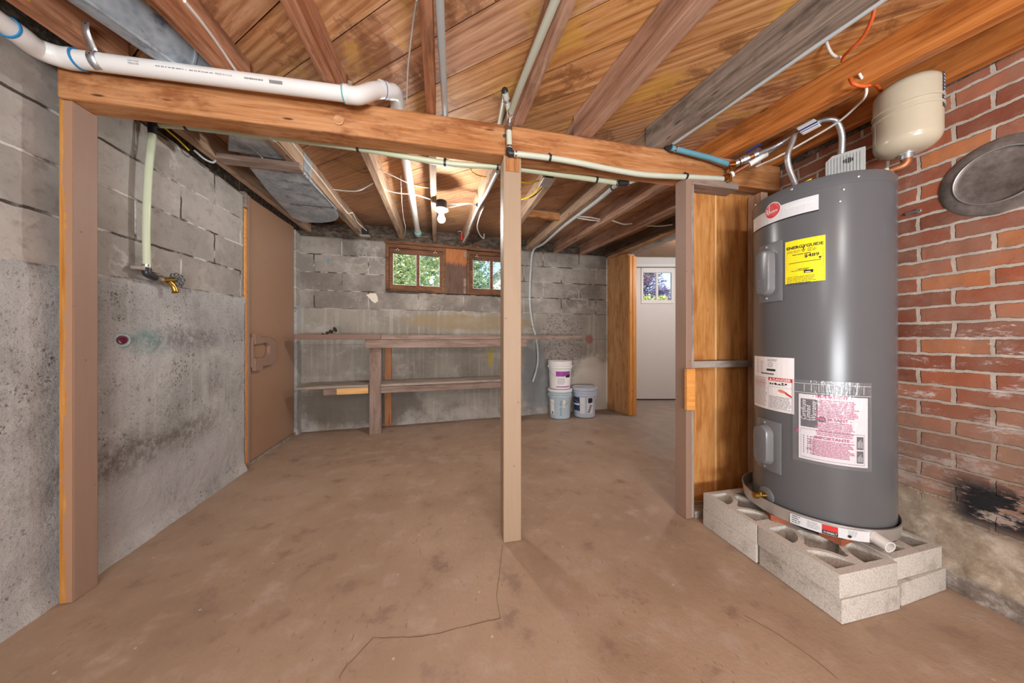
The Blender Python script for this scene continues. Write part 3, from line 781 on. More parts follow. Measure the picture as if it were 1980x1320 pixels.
# basement windows in the back wall ------------------------------------
def wpt(u, z, off=0.0): return Vector((u, back_v(u) + off, z))
EB = Vector((1, 0.08205, 0)).normalized(); NB = Vector((EB.y, -EB.x, 0))     # along the wall / towards the room
def wall_board(mb, u0, u1, z0, z1, off0, off1, mi=None):
    b = [wpt(u0, z0, off0), wpt(u1, z0, off0), wpt(u1, z0, off1), wpt(u0, z0, off1)]
    t = [wpt(u0, z1, off0), wpt(u1, z1, off0), wpt(u1, z1, off1), wpt(u0, z1, off1)]
    mb.hexa(b, t, mi)
def basement_window(name, u0, u1, um, zt, label):
    z0 = W_Z0
    w = MB()
    wall_board(w, u0, u0+0.035, z0, zt, -0.012, 0.16); wall_board(w, u1-0.035, u1, z0, zt, -0.012, 0.16)
    wall_board(w, u0+0.035, u1-0.035, zt-0.045, zt, -0.012, 0.16); wall_board(w, u0+0.035, u1-0.035, z0, z0+0.028, -0.012, 0.16)
    root = obj(name, w, 'sash_wood', bevel=0.003); struct(root, label, 'window')
    s = MB(); a0, a1 = u0+0.037, u1-0.037
    wall_board(s, a0, a0+0.04, z0+0.03, zt-0.047, 0.008, 0.045); wall_board(s, a1-0.04, a1, z0+0.03, zt-0.047, 0.008, 0.045)
    wall_board(s, a0+0.04, a1-0.04, z0+0.03, z0+0.085, 0.008, 0.045); wall_board(s, a0+0.04, a1-0.04, zt-0.105, zt-0.047, 0.008, 0.045)
    obj('sash', s, 'sash_wood', root, bevel=0.003)
    m = MB(); wall_board(m, um-0.018, um+0.018, z0+0.085, zt-0.105, 0.010, 0.043); obj('glazing_bar', m, 'sash_wood', root, bevel=0.003)
    for p0, p1 in ((a0+0.038, um-0.016), (um+0.016, a1-0.038)):
        g = MB(); wall_board(g, p0, p1, z0+0.083, zt-0.103, 0.024, 0.028); obj('pane', g, 'glass', root)
        b = MB()
        for q in ((p0+0.002, p0+0.008, z0+0.085, zt-0.105), (p1-0.008, p1-0.002, z0+0.085, zt-0.105), (p0+0.008, p1-0.008, z0+0.085, z0+0.091)):
            wall_board(b, q[0], q[1], q[2], q[3], 0.018, 0.0235)
        obj('putty', b, 'white_trim', root)
    for uu, zz, cnt in [(u0+0.13, zt-0.065, 3), (u1-0.13, zt-0.065, 3)]:
        for k in range(cnt):
            cpt = wpt(uu + (-0.014, 0.014, 0)[k], zz + (0, 0, 0.016)[k], 0.004)
            obj('bolt_head', MB().lathe([(0.006, 0), (0.006, 0.004), (0.003, 0.007)], cpt, NB, 10), 'white_porcelain', root, smooth=40)
    obj('sash_latch', MB().obox(wpt(um, z0+0.055, 0.0), EB*0.018, NB*0.006, Vector((0, 0, 0.013))), 'rust', root, bevel=0.002)
    return root
U_A1, U_B0 = on_back(862, 520).x, on_back(903, 520).x
basement_window('window_1', W_U0, U_A1, on_back(808, 520).x, 2.185, 'left basement window of dark brown wood with two clear panes')
basement_window('window_2', U_B0, W_U1, on_back(950.5, 520).x, 2.180, 'right basement window partly hidden by the tan centre post')
m = MB(); wall_board(m, U_A1+0.002, U_B0-0.002, W_Z0, 2.185, -0.016, 0.12)
o = struct(obj('trim_5', m, 'scorched', bevel=0.003), 'orange board with black scorched stain between the two basement windows', 'board')
m = MB(); wall_board(m, U_B0-0.045, U_B0-0.012, W_Z0+0.005, W_Z0+0.2, -0.034, -0.017); obj('stop_block', m, 'bench_wood', o, bevel=0.002)
m = MB(); wall_board(m, U_B0-0.045, U_B0-0.012, 2.08, 2.16, -0.034, -0.017); obj('stop_block', m, 'bench_wood', o, bevel=0.002)
m = MB(); wall_board(m, W_U0-0.01, W_U1+0.01, 2.187, 2.222, -0.03, 0.10)
struct(obj('trim_6', m, 'sash_wood', bevel=0.004), 'brown head board along the top of the basement windows', 'board')

pts_ = [on_back(x, y, 0.001) for x, y in ((708, 570), (716, 567), (727, 567), (730, 574), (731, 582), (725, 586), (719, 582), (714, 576))]
obj('paint_patch', MB().prism(pts_, NB*0.004), 'pale_tape', wb)
pts_ = [on_back(x, y, 0.001) for x, y in ((633, 500), (636, 499), (637, 506), (634, 511), (632, 507))]
obj('paint_fleck', MB().prism(pts_, NB*0.003), 'pex_blue', wb)

# brown door in the left wall ------------------------------------------
def lpt(v, z, off): return Vector((left_u(v) + off, v, z))
def left_board(mb, v0, v1, z0, z1, o0, o1, z1b=None, mi=None):
    zz = z1 if z1b is None else z1b
    mb.hexa([lpt(v0, z0, o0), lpt(v1, z0, o0), lpt(v1, z0, o1), lpt(v0, z0, o1)], [lpt(v0, z1, o0), lpt(v1, zz, o0), lpt(v1, zz, o1), lpt(v0, z1, o1)], mi)
d_v0, d_v1 = 2.832, 3.640
m = MB(); left_board(m, d_v0, d_v1, 0.030, 2.195, -0.045, -0.004, 2.235)
door = obj('door_1', m, 'paint_door', bevel=0.003); struct(door, 'plain brown painted door with wooden pull in the left wall', 'door')
jm = MB(); left_board(jm, 2.795, 2.828, 0.0, 2.19, -0.06, 0.012); obj('jamb', jm, 'paint_brown', door, bevel=0.003)
jm = MB(); left_board(jm, 2.762, 2.793, 0.0, 2.07, -0.10, 0.004); obj('jamb_edge', jm, 'casing_fir', door, bevel=0.002)
jm = MB(); left_board(jm, 2.755, 2.79, 2.075, 2.2, -0.10, 0.010); obj('jamb_block', jm, 'weathered', door, bevel=0.002)
jm = MB(); left_board(jm, 3.644, 3.664, 0.0, 2.23, -0.10, -0.02); obj('jamb', jm, 'paint_brown', door, bevel=0.002)
jm = MB(); left_board(jm, 2.79, 3.664, -0.004, 0.026, -0.12, 0.004); obj('threshold', jm, 'weathered', door, bevel=0.003)
plain_wall('door_sky_block', (-2.15, 2.5, -0.1), (-1.86, 4.1, 2.5), 'dark_sill')  # unseen box added behind the brown door to block sky light
pull_px = [(485, 645), (498, 645), (499, 652), (518, 653), (529, 662), (530, 692), (522, 705), (502, 708), (501, 716), (486, 717), (486, 693), (508, 691), (514, 684), (515, 668), (510, 662), (487, 666)]
pp = [on_left(x, y, 0.0) for x, y in pull_px]
obj('door_pull', MB().prism(pp, Vector((0.028, 0, 0))), 'paint_brown', door, bevel=0.003)
jm = MB(); left_board(jm, 2.84, 2.862, 0.80, 1.05, -0.004, 0.02); obj('pull_cleat', jm, 'paint_brown', door, bevel=0.002)

# partition and hall ---------------------------------------------------
pa, pb = Vector((2.387, 3.66, 0)), Vector((2.318, 4.075, 0)); pdir = (pb - pa).normalized(); pn = Vector((pdir.y, -pdir.x, 0))
if pn.x < 0: pn = -pn
part = empty('wall_partition', pa); struct(part, 'short orange plank partition at the right end of the back wall', 'wall')
L = (pb - pa).length
for i, (a, b) in enumerate([(0.0, 0.10), (0.102, 0.255), (0.257, L)]):
    m = MB(); m.hexa([pa+pdir*a, pa+pdir*b, pa+pdir*b+pn*0.02, pa+pdir*a+pn*0.02], [pa+pdir*a+Vector((0,0,2.235)), pa+pdir*b+Vector((0,0,2.25)), pa+pdir*b+pn*0.02+Vector((0,0,2.25)), pa+pdir*a+pn*0.02+Vector((0,0,2.235))])
    lumber('board', pa+pdir*((a+b)/2)+pn*0.01, pa+pdir*((a+b)/2)+pn*0.01+Vector((0, 0, 2.22)), b-a, 0.022, 'partition_fir', part, up=pn, place='mid')
for (s0, s1, off, mt) in [(0.0, 0.05, 0.014, 'casing_fir'), (0.05, 0.062, 0.02, 'casing_fir'), (0.062, 0.072, 0.008, 'casing_fir'), (0.072, 0.13, 0.0, 'casing_fir')]:
    c0 = pa - pdir*(0.012+off/2) + pn*((s0+s1)/2)
    lumber('casing', c0, c0+Vector((0, 0, 2.165)), s1-s0, 0.022+off, mt, part, up=pdir, place='mid')
lumber('stud', pa+pn*0.075+pdir*0.03, pa+pn*0.075+pdir*0.03+Vector((0, 0, 2.2)), 0.05, 0.09, 'stud_wood', part, up=pn, place='mid')
o = lumber('trim_7', (2.42, 1.70, 2.085), (2.42, 3.64, 2.185), 0.13, 0.028, 'weathered', bevel=0.004); struct(o, 'pale strip under the head of the hall doorway', 'trim')
o = lumber('trim_8', (2.375, 1.70, 2.118), (2.345, 4.07, 2.222), 0.05, 0.06, 'broken_wood', bevel=0.0, rough_edge=0.018); struct(o, 'splintered orange board over the hall doorway', 'trim')
HA, HB = Vector((3.214, 4.537, 0)), Vector((3.748, 4.423, 0)); he = (HB-HA).normalized(); hn = Vector((he.y, -he.x, 0))
if hn.y > 0: hn = -hn
def hall(mb, s0, s1, z0, z1, o0, o1):
    f = lambda s, o, z: HA + he*s + hn*o + Vector((0, 0, z))
    mb.hexa([f(s0,o0,z0), f(s1,o0,z0), f(s1,o1,z0), f(s0,o1,z0)], [f(s0,o0,z1), f(s1,o0,z1), f(s1,o1,z1), f(s0,o1,z1)])
m = MB(); hall(m, -0.16, 0.74, 0.018, 1.64, -0.045, 0.0); hall(m, -0.16, -0.005, 1.64, 2.245, -0.045, 0.0); hall(m, 0.548, 0.74, 1.64, 2.245, -0.045, 0.0)
d2 = obj('door_2', m, 'white_paint'); struct(d2, 'plain white outside door with a small window, seen down the hall', 'door')
w3 = MB(); hall(w3, -0.004, 0.03, 1.64, 2.245, -0.03, 0.014); hall(w3, 0.51, 0.546, 1.64, 2.245, -0.03, 0.014); hall(w3, 0.03, 0.51, 1.64, 1.70, -0.03, 0.014); hall(w3, 0.03, 0.51, 2.165, 2.245, -0.03, 0.014)
obj('window_frame', w3, 'white_trim', d2, bevel=0.003)
w3 = MB(); hall(w3, 0.25, 0.285, 1.70, 2.165, -0.025, 0.008); obj('glazing_bar', w3, 'white_trim', d2, bevel=0.002)
for a, b in ((0.03, 0.25), (0.285, 0.51)):
    w3 = MB(); hall(w3, a, b, 1.70, 2.165, -0.014, -0.010); obj('pane', w3, 'glass', d2)
m = MB(); hall(m, -1.0, -0.17, -0.01, 2.6, -0.12, 0.0); hall(m, 0.75, 1.5, -0.01, 2.6, -0.12, 0.0); hall(m, -0.17, 0.75, 2.265, 2.6, -0.12, 0.0)
wh = obj('wall_hall', m, 'white_paint'); struct(wh, 'white hall wall above and beside the white door', 'wall')
m = MB(); hall(m, -0.2, 0.78, 2.268, 2.31, 0.001, 0.02); struct(obj('trim_9', m, 'white_trim', bevel=0.004), 'white head casing over the white door', 'trim')
m = MB(); hall(m, -0.17, 0.75, 0.0, 0.016, -0.05, -0.005); struct(obj('gap_shade_strip', m, 'dark_fit'), 'dark strip painted as the shaded gap under the white door', 'threshold')  # dark colour stands for the shade in the gap below the door
plain_wall('wall_hall_right', (4.55, 1.6, 0), (4.7, 4.9, 2.6), 'white_paint')
plain_wall('hall_leak_block', (2.10, 1.67, 0), (4.7, 1.75, 2.5), 'white_paint')  # unseen panel added to close the hall against stray light
plain_wall('wall_hall_left', (2.47, 4.10, 0), (2.55, 4.9, 2.6), 'white_paint')

# ================================================================== TIMBER FRAME
BV = 1.555
def joist(label, u1, v1, u0, v0, w, mat, edge=0.0, dep=0.146, group=None):
    o = lumber('ceiling_joist', (u1, v1, zb(v1)), (u0, v0, zb(v0)), w, dep, mat, bevel=0.004, rough_edge=edge)
    return tag(o, label, 'joist', group)
GN, GF = 'near floor joists in front of the beam', 'far floor joists behind the beam'
VN = -2.45
def near(label, ub, s, w, mat, edge=0.0, v1=1.576, VN=VN):      # s = sideways drift per metre towards the camera
    return joist(label, ub - s*(v1-1.576), v1, ub + s*(BV-VN), VN, w, mat, edge, group=GN)
JN = [near('reddish joist holding the perforated pipe strap, left of the round duct', -1.335, -0.10, 0.05, 'joist_red', 0.0, 1.576, 0.72),
      near('reddish joist with a white cable along its underside, right of the round duct', -0.895, -0.06, 0.05, 'joist_red', 0.004, 1.576, -1.6),
      near('plain reddish joist above the right-hand elbows of the white drain pipe', -0.495, -0.01, 0.05, 'joist_red'),
      near('narrow reddish joist with a straight grey water tube beside it, near picture centre', -0.083, 0.02, 0.044, 'joist_red'),
      near('bark-edged brown joist with a cream water tube fastened under it', 0.345, 0.04, 0.05, 'joist_rosy', 0.010),
      near('rosy bare joist between the cream-tubed joist and the dark grey one', 0.72, 0.095, 0.072, 'joist_rosy', 0.003),
      near('dark grey weathered joist with a grey water tube along its right edge', 1.175, 0.115, 0.075, 'joist_grey', 0.004),
      near('orange joist with an orange cable looped through it', 1.632, 0.15, 0.05, 'joist_orange', 0.0, 1.72),
      near('dark orange joist lying against the top of the brick wall', 2.018, 0.0, 0.045, 'joist_orange')]
def far(label, ua, ub, w, mat, edge=0.0, va=1.58):
    vb_ = back_v(ub) + 0.025
    return joist(label, ua, va, ub, vb_, w, mat, edge, group=GF)
JF = [far('thin brown joist between the left sill and the flat grey duct', -1.40, -1.545, 0.045, 'joist_pale'),
      far('pale joist stapled with white cables, right of the flat grey duct', -0.975, -1.01, 0.055, 'joist_pale', 0.003),
      far('pale joist left of the long white drain pipe behind the beam', -0.48, -0.555, 0.05, 'joist_pale'),
      far('pale joist holding the black box of the lit bulb', -0.085, -0.165, 0.045, 'joist_pale'),
      far('pale joist with a cream tube clipped along its left side, near the red tube', 0.335, 0.185, 0.05, 'joist_pale'),
      far('pale joist just right of the centre post with a grey-lidded box on it', 0.722, 0.70, 0.05, 'joist_pale'),
      far('grey-stained joist followed by the white hose down to the back wall', 1.174, 1.085, 0.055, 'joist_pale', 0.003),
      far('pinkish joist with white cables passing through, second left of the doorway', 1.57, 1.49, 0.05, 'joist_rosy', 0.0, 1.70),
      far('dark-stained joist with white cables, nearest left of the hall doorway', 1.985, 1.90, 0.05, 'joist_rosy'),
      far('dark joist above the splintered doorway board', 2.40, 2.32, 0.05, 'joist_dark')]
lumber('joist_blocking', (0.745, 2.86, 2.235), (1.10, 2.875, 2.235), 0.04, 0.07, 'beam_wood')
tag(bpy.data.objects['joist_blocking'], 'short orange block nailed between two far joists right of the centre post', 'blocking')

beam = lumber('support_beam', (-1.482, 1.548, 1.968), (2.055, 1.548, 1.968), 0.096, 0.155, 'beam_wood', bevel=0.008, rough_edge=0.003)
tag(beam, 'long orange-brown beam crossing the room on three posts', 'beam', kind='thing')
kc = on_v(655, 233, 1.499)
obj('knot', MB().lathe([(0.021, -0.004), (0.023, 0.006), (0.017, 0.009), (0.011, 0.004), (0.004, 0.003)], kc, (0, -1, 0), 20), 'broken_wood', beam, smooth=50)
obj('screw_head', MB().lathe([(0.007, 0), (0.007, 0.006), (0.003, 0.009)], on_v(975, 263, 1.499), (0, -1, 0), 12), 'dark_fit', beam, smooth=40)

o = lumber('support_post', (0.3205, 1.5435, -0.003), (0.3205, 1.5435, 1.966), 0.093, 0.093, 'paint_post', up=(0, 1, 0), place='mid', bevel=0.004); tag(o, 'tan square post in the middle of the room under the beam', 'post')
lumber('bare_top', (0.3205, 1.4955, 1.885), (0.3205, 1.4955, 1.964), 0.071, 0.003, 'beam_wood', o, up=(0, 1, 0), place='mid', bevel=0.0)
# left post against the wall: bare orange narrow edge, painted broad face
o = lumber('support_post', (-1.462, 1.555, -0.003), (-1.462, 1.555, 1.966), 0.040, 0.086, 'paint_brown', up=(0, 1, 0), place='mid', bevel=0.003); tag(o, 'brown painted post with bare orange edge against the left wall', 'post')
lumber('bare_edge', (-1.462, 1.5105, 0.0), (-1.462, 1.5105, 1.964), 0.039, 0.003, 'split_edge', o, up=(0, 1, 0), place='mid', bevel=0.0)

# stud partition beside the heater ---------------------------------------
SV0, SV1 = 1.472, 1.560
sw = empty('stud_partition', (1.6, 1.52, 0), 'short stud wall lined with varnished fir boards behind the water heater', 'partition')
lumber('stud', (1.353, (SV0+SV1)/2, 0.0), (1.353, (SV0+SV1)/2, 1.966), 0.038, 0.086, 'paint_brown', sw, up=(0, 1, 0), place='mid')
lumber('stud_edge', (1.382, SV0+0.05, 0.0), (1.382, SV0+0.05, 1.93), 0.02, 0.088, 'weathered', sw, up=(0, 1, 0), place='mid')
s2 = on_v(1452, 380, 1.52).x
lumber('stud', (s2+0.045, 1.515, 0.04), (s2+0.045, 1.515, 1.93), 0.05, 0.086, 'stud_wood', sw, up=(0, 1, 0), place='mid')
lumber('bottom_plate', (1.394, 1.516, -0.002), (2.0, 1.516, -0.002), 0.088, 0.040, 'weathered', sw)
lumber('top_plate', (1.372, 1.516, 1.925), (1.700, 1.516, 1.925), 0.088, 0.040, 'bench_wood', sw)
lumber('rail', (1.392, 1.528, 0.862), (1.90, 1.528, 0.862), 0.06, 0.040, 'weathered', sw)
for a, b in ((1.372, 1.620), (1.635, 1.80), (1.803, 2.03)):
    lumber('panel_board', ((a+b)/2, 1.576, 0.035), ((a+b)/2, 1.576, 1.95), b-a, 0.024, 'panel_fir', sw, up=(0, 1, 0), place='mid', bevel=0.002)
lumber('glue_strip', (1.6275, 1.570, 0.05), (1.6275, 1.570, 1.94), 0.012, 0.018, 'bench_fresh', sw, up=(0, 1, 0), place='mid', bevel=0.001)
a, b = on_v(1327, 713, 1.455), on_v(1343, 792, 1.455)
m = MB(); m.box((a.x, 1.448, b.z), (b.x, 1.4695, a.z)); st = obj('strike_block', m, 'casing_fir', sw, bevel=0.003)

# ================================================================== WORKBENCH
def bf(u): return 3.44 + 0.082*(u + 0.78)                   # front line of the bench
wbn = empty('workbench', (0.1, 3.6, 0), 'long built-in wooden workbench with low shelf along the back wall', 'workbench')
u0, u1 = -1.515, on_v(1125, 655, 3.64).x; um_ = on_v(735, 650, 3.45).x
def bench_board(name, ua, ub, z, h, f0, dep, mat):
    c = f0 + dep/2
    return lumber(name, (ua, bf(ua)+c, z), (ub, bf(ub)+c, z), dep, h, mat, wbn, bevel=0.004)
ZT = 1.030
bench_board('bench_top', u0, um_, ZT, 0.052, 0.0, 0.14, 'bench_paint')
bench_board('bench_top', um_+0.002, u1, ZT, 0.050, 0.0, 0.14, 'bench_wood')
bench_board('bench_top', u0+0.01, u1-0.02, ZT, 0.048, 0.143, 0.135, 'weathered')
bench_board('apron', on_v(706, 665, 3.45).x, on_v(1019, 665, 3.58).x, 0.938, 0.088, 0.006, 0.045, 'bench_wood')
lg = on_v(724, 700, 3.46).x
for uu, mt in ((lg, 'bench_wood'), (on_v(998, 700, 3.56).x, 'bench_wood')):
    lumber('leg', (uu, bf(uu)+0.075, -0.002), (uu, bf(uu)+0.075, 0.938 if uu < 0 else 0.937), 0.118, 0.048, mt, wbn, up=(0.08, -1, 0), place='mid')
ub = on_v(743, 700, 3.60).x
lumber('back_leg', (ub, bf(ub)+0.385, -0.002), (ub, bf(ub)+0.385, ZT-0.002), 0.075, 0.045, 'bench_red', wbn, up=(0.08, -1, 0), place='mid')
bench_board('shelf', u0+0.01, on_v(1000, 700, 3.56).x, 0.523, 0.026, 0.101, 0.12, 'weathered')
bench_board('shelf', u0+0.03, on_v(1000, 700, 3.56).x, 0.523, 0.026, 0.224, 0.13, 'weathered')
lgL, lgR = lg-0.06, lg+0.06
bench_board('shelf', u0+0.01, lgL-0.002, 0.523, 0.026, -0.002, 0.10, 'weathered')
bench_board('shelf', lgR+0.002, on_v(985, 700, 3.56).x, 0.523, 0.026, -0.002, 0.10, 'weathered')
bench_board('shelf_cleat', on_v(628, 755, 3.45).x, on_v(652, 755, 3.45).x, 0.455, 0.066, 0.008, 0.040, 'bench_wood')
bench_board('shelf_cleat', on_v(652, 755, 3.45).x+0.001, lgL-0.002, 0.455, 0.066, 0.008, 0.040, 'bench_fresh')
bench_board('shelf_cleat', lgR+0.002, on_v(985, 755, 3.56).x, 0.450, 0.070, 0.008, 0.040, 'bench_wood')
bench_board('shelf_cleat', u0+0.10, on_v(628, 755, 3.45).x, 0.497, 0.024, 0.10, 0.03, 'bench_red')
obj('bolt_eye', MB().torus(on_v(661, 660, 3.5), (0, 1, 0.2), 0.008, 0.0025, 14, 6), 'steel', wbn, smooth=60)

# old two-knob valve lying on the bench ------------------------------------
vc = Vector((on_v(637, 640, 3.55).x, 3.545, ZT+0.056)); vd = (on_v(650, 630, 3.55) - on_v(625, 642, 3.55)); vd.y = -0.02; vd.normalize()
vv = empty('old_valve', (vc.x, vc.y, ZT+0.05), 'small black two-knob valve lying on the left end of the workbench', 'valve')
obj('body', MB().lathe([(0.012, -0.030), (0.020, -0.028), (0.020, -0.012), (0.014, -0.010), (0.014, 0.010), (0.022, 0.012), (0.022, 0.028), (0.012, 0.030)], vc+Vector((0,0,0.018)), vd, 14), 'old_bronze', vv, smooth=40)
obj('outlet', MB().tube([vc+Vector((0.0, 0, 0.015)), vc+Vector((0.012, 0, -0.028))], 0.011, 12), 'weathered', vv, smooth=40)
for sg in (-1, 1):
    kc_ = vc + Vector((0,0,0.018)) + vd*0.068*sg
    obj('stem', MB().tube([vc+Vector((0,0,0.018))+vd*0.028*sg, kc_], 0.005, 8), 'dark_fit', vv, smooth=40)
    k = MB(); k.torus(kc_, vd, 0.022, 0.007, 20, 8); k.obox(kc_, vd*0.003, Vector((-vd.z, 0, vd.x))*0.022, Vector((0, 0.005, 0))); k.obox(kc_, vd*0.003, Vector((0, 0.022, 0)), Vector((-vd.z, 0, vd.x))*0.005)
    obj('knob', k, 'black_plastic', vv, smooth=50)

# ================================================================== BUCKETS
def bucket(c, z, H, r0, r1, mat, label, lid, open_top=False):
    b = empty('paint_bucket', (c[0], c[1], z), label, 'bucket', 'buckets in the back corner'); C = (c[0], c[1], z)
    rr = lambda h: r0 + (r1-r0)*h/H
    prof = [(r0*0.93, 0.0), (r0, 0.008), (rr(H*0.72), H*0.72)]
    for h in (0.76, 0.84, 0.91):
        prof += [(rr(H*h)+0.008, H*h), (rr(H*h)+0.008, H*h+0.008), (rr(H*h)+0.002, H*h+0.010), (rr(H*(h+0.05)), H*(h+0.05))]
    if open_top: prof += [(r1+0.007, H*0.985), (r1+0.007, H), (r1-0.004, H), (r1-0.006, H*0.93), (r0*0.95, 0.05)]
    else: prof += [(r1+0.002, H)]
    obj('pail', MB().lathe(prof, C, (0,0,1), 40), mat, b, smooth=35)
    if not open_top:
        obj('lid', MB().lathe([(r1+0.012, H-0.022), (r1+0.012, H+0.004), (r1+0.002, H+0.008), (r1-0.012, H+0.007), (r1-0.016, H+0.001)], C, (0,0,1), 40), lid, b, smooth=35)
    d = Vector((-c[0], -c[1], 0)).normalized(); side = Vector((d.y, -d.x, 0))
    pts = []
    for i in range(13):
        a = -pi/2 + pi*i/12; rad = rr(H*0.8)+0.014
        p = Vector(C) + d*cos(a)*rad + side*sin(a)*rad; p.z = z + H*0.80 - 0.13*cos(a)**1.5 if cos(a) > 0 else z+H*0.80
        pts.append(p)
    obj('bail', MB().tube(pts, 0.0022, 6), 'steel', b, smooth=60)
    for sg in (-1, 1): obj('bail_ear', MB().lathe([(0.014, 0), (0.014, 0.012), (0.008, 0.014)], Vector(C)+side*sg*rr(H*0.8)+Vector((0,0,H*0.80)), side*sg, 12), mat, b, smooth=40)
    return b, d, rr
def bucket_patch(b, C, z, rr, d, a0, a1, h0, h1, mat, name, off=0.0012, n=10):
    m = MB(); base = atan2(d.y, d.x)
    for i in range(n+1):
        a = base + a0 + (a1-a0)*i/n
        for h in (h0, h1): m.v.append(Vector((C[0]+cos(a)*(rr(h)+off), C[1]+sin(a)*(rr(h)+off), z+h)))
    for i in range(n): m.f.append([2*i, 2*i+2, 2*i+3, 2*i+1]); m.mi.append(0)
    return obj(name, m, mat, b, smooth=60)
BL, BR_ = (1.453, 3.772), (1.800, 3.765)
b, d, rr = bucket(BL, 0.0, 0.375, 0.132, 0.150, 'bucket_blue', 'pale blue bucket on the floor under the white bucket', 'bucket_white')
bucket_patch(b, BL, 0, rr, d, -1.0, -0.55, 0.06, 0.25, 'paper', 'sticker'); bucket_patch(b, BL, 0, rr, d, 0.28, 0.50, 0.15, 0.25, 'pale_tape', 'sticker')
bucket_patch(b, BL, 0, rr, d, -0.8, -0.68, 0.065, 0.095, 'ink_black', 'print', 0.002, 3)
for k in range(9): bucket_patch(b, BL, 0, rr, d, 0.02+0.012*(k % 3), 0.16-0.01*(k % 2), 0.05+0.022*k, 0.062+0.022*k, 'pex_blue', 'print', 0.0016, 3)
b, d, rr = bucket(BL, 0.384, 0.365, 0.133, 0.152, 'bucket_white', 'open white bucket with a purple label stacked on the pale blue bucket', 'bucket_white', True)
bucket_patch(b, BL, 0.384, rr, d, -0.35, 1.1, 0.03, 0.25, 'paper', 'label'); bucket_patch(b, BL, 0.384, rr, d, -0.35, 1.1, 0.17, 0.235, 'purple', 'label_band', 0.002)
bucket_patch(b, BL, 0.384, rr, d, -0.35, 1.1, 0.030, 0.042, 'purple', 'label_band', 0.002); bucket_patch(b, BL, 0.384, rr, d, 0.55, 1.05, 0.155, 0.19, 'ink_black', 'label_picture', 0.003)
for k in range(5): bucket_patch(b, BL, 0.384, rr, d, -0.25, 0.4+0.06*((k*7) % 3), 0.07+0.017*k, 0.075+0.017*k, 'ink_grey', 'label_print', 0.002, 5)
b, d, rr = bucket(BR_, 0.0, 0.385, 0.137, 0.158, 'bucket_violet', 'grey-blue lidded bucket standing right of the two stacked buckets', 'bucket_violet')
bucket_patch(b, BR_, 0, rr, d, -1.15, -0.40, 0.09, 0.27, 'navy', 'label'); bucket_patch(b, BR_, 0, rr, d, -0.40, 0.05, 0.06, 0.27, 'paper_silver', 'label'); bucket_patch(b, BR_, 0, rr, d, 0.25, 0.85, 0.06, 0.27, 'paper_silver', 'label')
bucket_patch(b, BR_, 0, rr, d, 0.33, 0.75, 0.20, 0.265, 'ink_black', 'label_picture', 0.002)
bucket_patch(b, BR_, 0, rr, d, -1.1, -0.45, 0.165, 0.185, 'ink_white', 'label_band', 0.002)
for k in range(4): bucket_patch(b, BR_, 0, rr, d, 0.32+0.05*k, 0.52+0.07*k, 0.075+0.026*k, 0.092+0.026*k, 'ink_slate', 'label_print', 0.002, 4)

# ================================================================== BLOCK PLINTH
def screen_block_mesh():
    """One 12 x 12 x 3.5 in concrete screen block: square frame, four quarter-round corner openings, star-shaped middle."""
    A, HT = 0.296, 0.087; h = A/2; fr = 0.026; q = h - fr; r1 = 0.099; r2 = 0.118
    cu = bpy.data.curves.new('sb', 'CURVE'); cu.dimensions = '2D'; cu.fill_mode = 'BOTH'; cu.extrude = HT/2; cu.resolution_u = 1
    def loop(pts):
        s = cu.splines.new('POLY'); s.points.add(len(pts)-1); s.use_cyclic_u = True
        for p, xy in zip(s.points, pts): p.co = (xy[0], xy[1], 0, 1)
    loop([(-h, -h), (h, -h), (h, h), (-h, h)])
    for sx, sy in ((1,1),(-1,1),(-1,-1),(1,-1)):
        c = (sx*q, sy*q); pts = [c]
        for i in range(9):
            a = (pi/2)*i/8; pts.append((c[0]-sx*r1*cos(a), c[1]-sy*r1*sin(a)))
        loop(pts)
    star = []
    gap = q - r2                                    # half width left at the middle of each side
    lim = q - 0.030
    for sx, sy in ((1,1),(-1,1),(-1,-1),(1,-1)):
        arc = []
        for i in range(15):
            a = (pi/2)*i/14; x, y = sx*q - sx*r2*cos(a), sy*q - sy*r2*sin(a)
            if abs(x) <= lim and abs(y) <= lim: arc.append((x, y))
        if sx*sy < 0: arc = arc[::-1]
        star += arc[::-1]
    cen = sorted(star, key=lambda p: atan2(p[1], p[0])); loop(cen)
    o = bpy.data.objects.new('sb', cu); COL.objects.link(o)
    me = bpy.data.meshes.new_from_object(o.evaluated_get(bpy.context.evaluated_depsgraph_get()))
    bpy.data.objects.remove(o); bpy.data.curves.remove(cu)
    for v in me.vertices: v.co.z += HT/2
    me.name = 'screen_block'
    return me
SBM = screen_block_mesh()
P0 = (1.536, 0.964)
def sblock(i, j, k, label, jx=0.0, jy=0.0, rz=0.0):
    me = SBM if (i, j, k) != (0, 0, 0) else SBM
    o = bpy.data.objects.new('screen_block', me); COL.objects.link(o)
    o.location = (P0[0]+0.302*i+jx, P0[1]+0.300*j+jy, 0.001+0.0885*k); o.rotation_euler = (0, 0, rz + (pi/2)*((i+j+k) % 2))
    tag(o, label, 'concrete block', 'screen blocks under the water heater')
    if not me.materials: me.materials.append(MAT['screen_block'])
    bv = o.modifiers.new('bevel', 'BEVEL'); bv.width = 0.003; bv.segments = 2; bv.limit_method = 'ANGLE'; bv.angle_limit = radians(50)
    return o
sblock(0, 0, 0, 'concrete screen block at floor level, front corner nearest the camera', 0.004, -0.004)
sblock(1, 0, 0, 'whitish floor-level screen block at the foot of the brick wall', 0.014, 0.012, 0.06)
sblock(0, 1, 0, 'floor-level screen block beside the stud wall plate, under another block', 0.0, 0.002)
sblock(1, 1, 0, 'hidden floor-level screen block in the back corner of the plinth', 0.004, 0.014)
sblock(0, 0, 1, 'upper screen block at the front corner, below the red pan label')
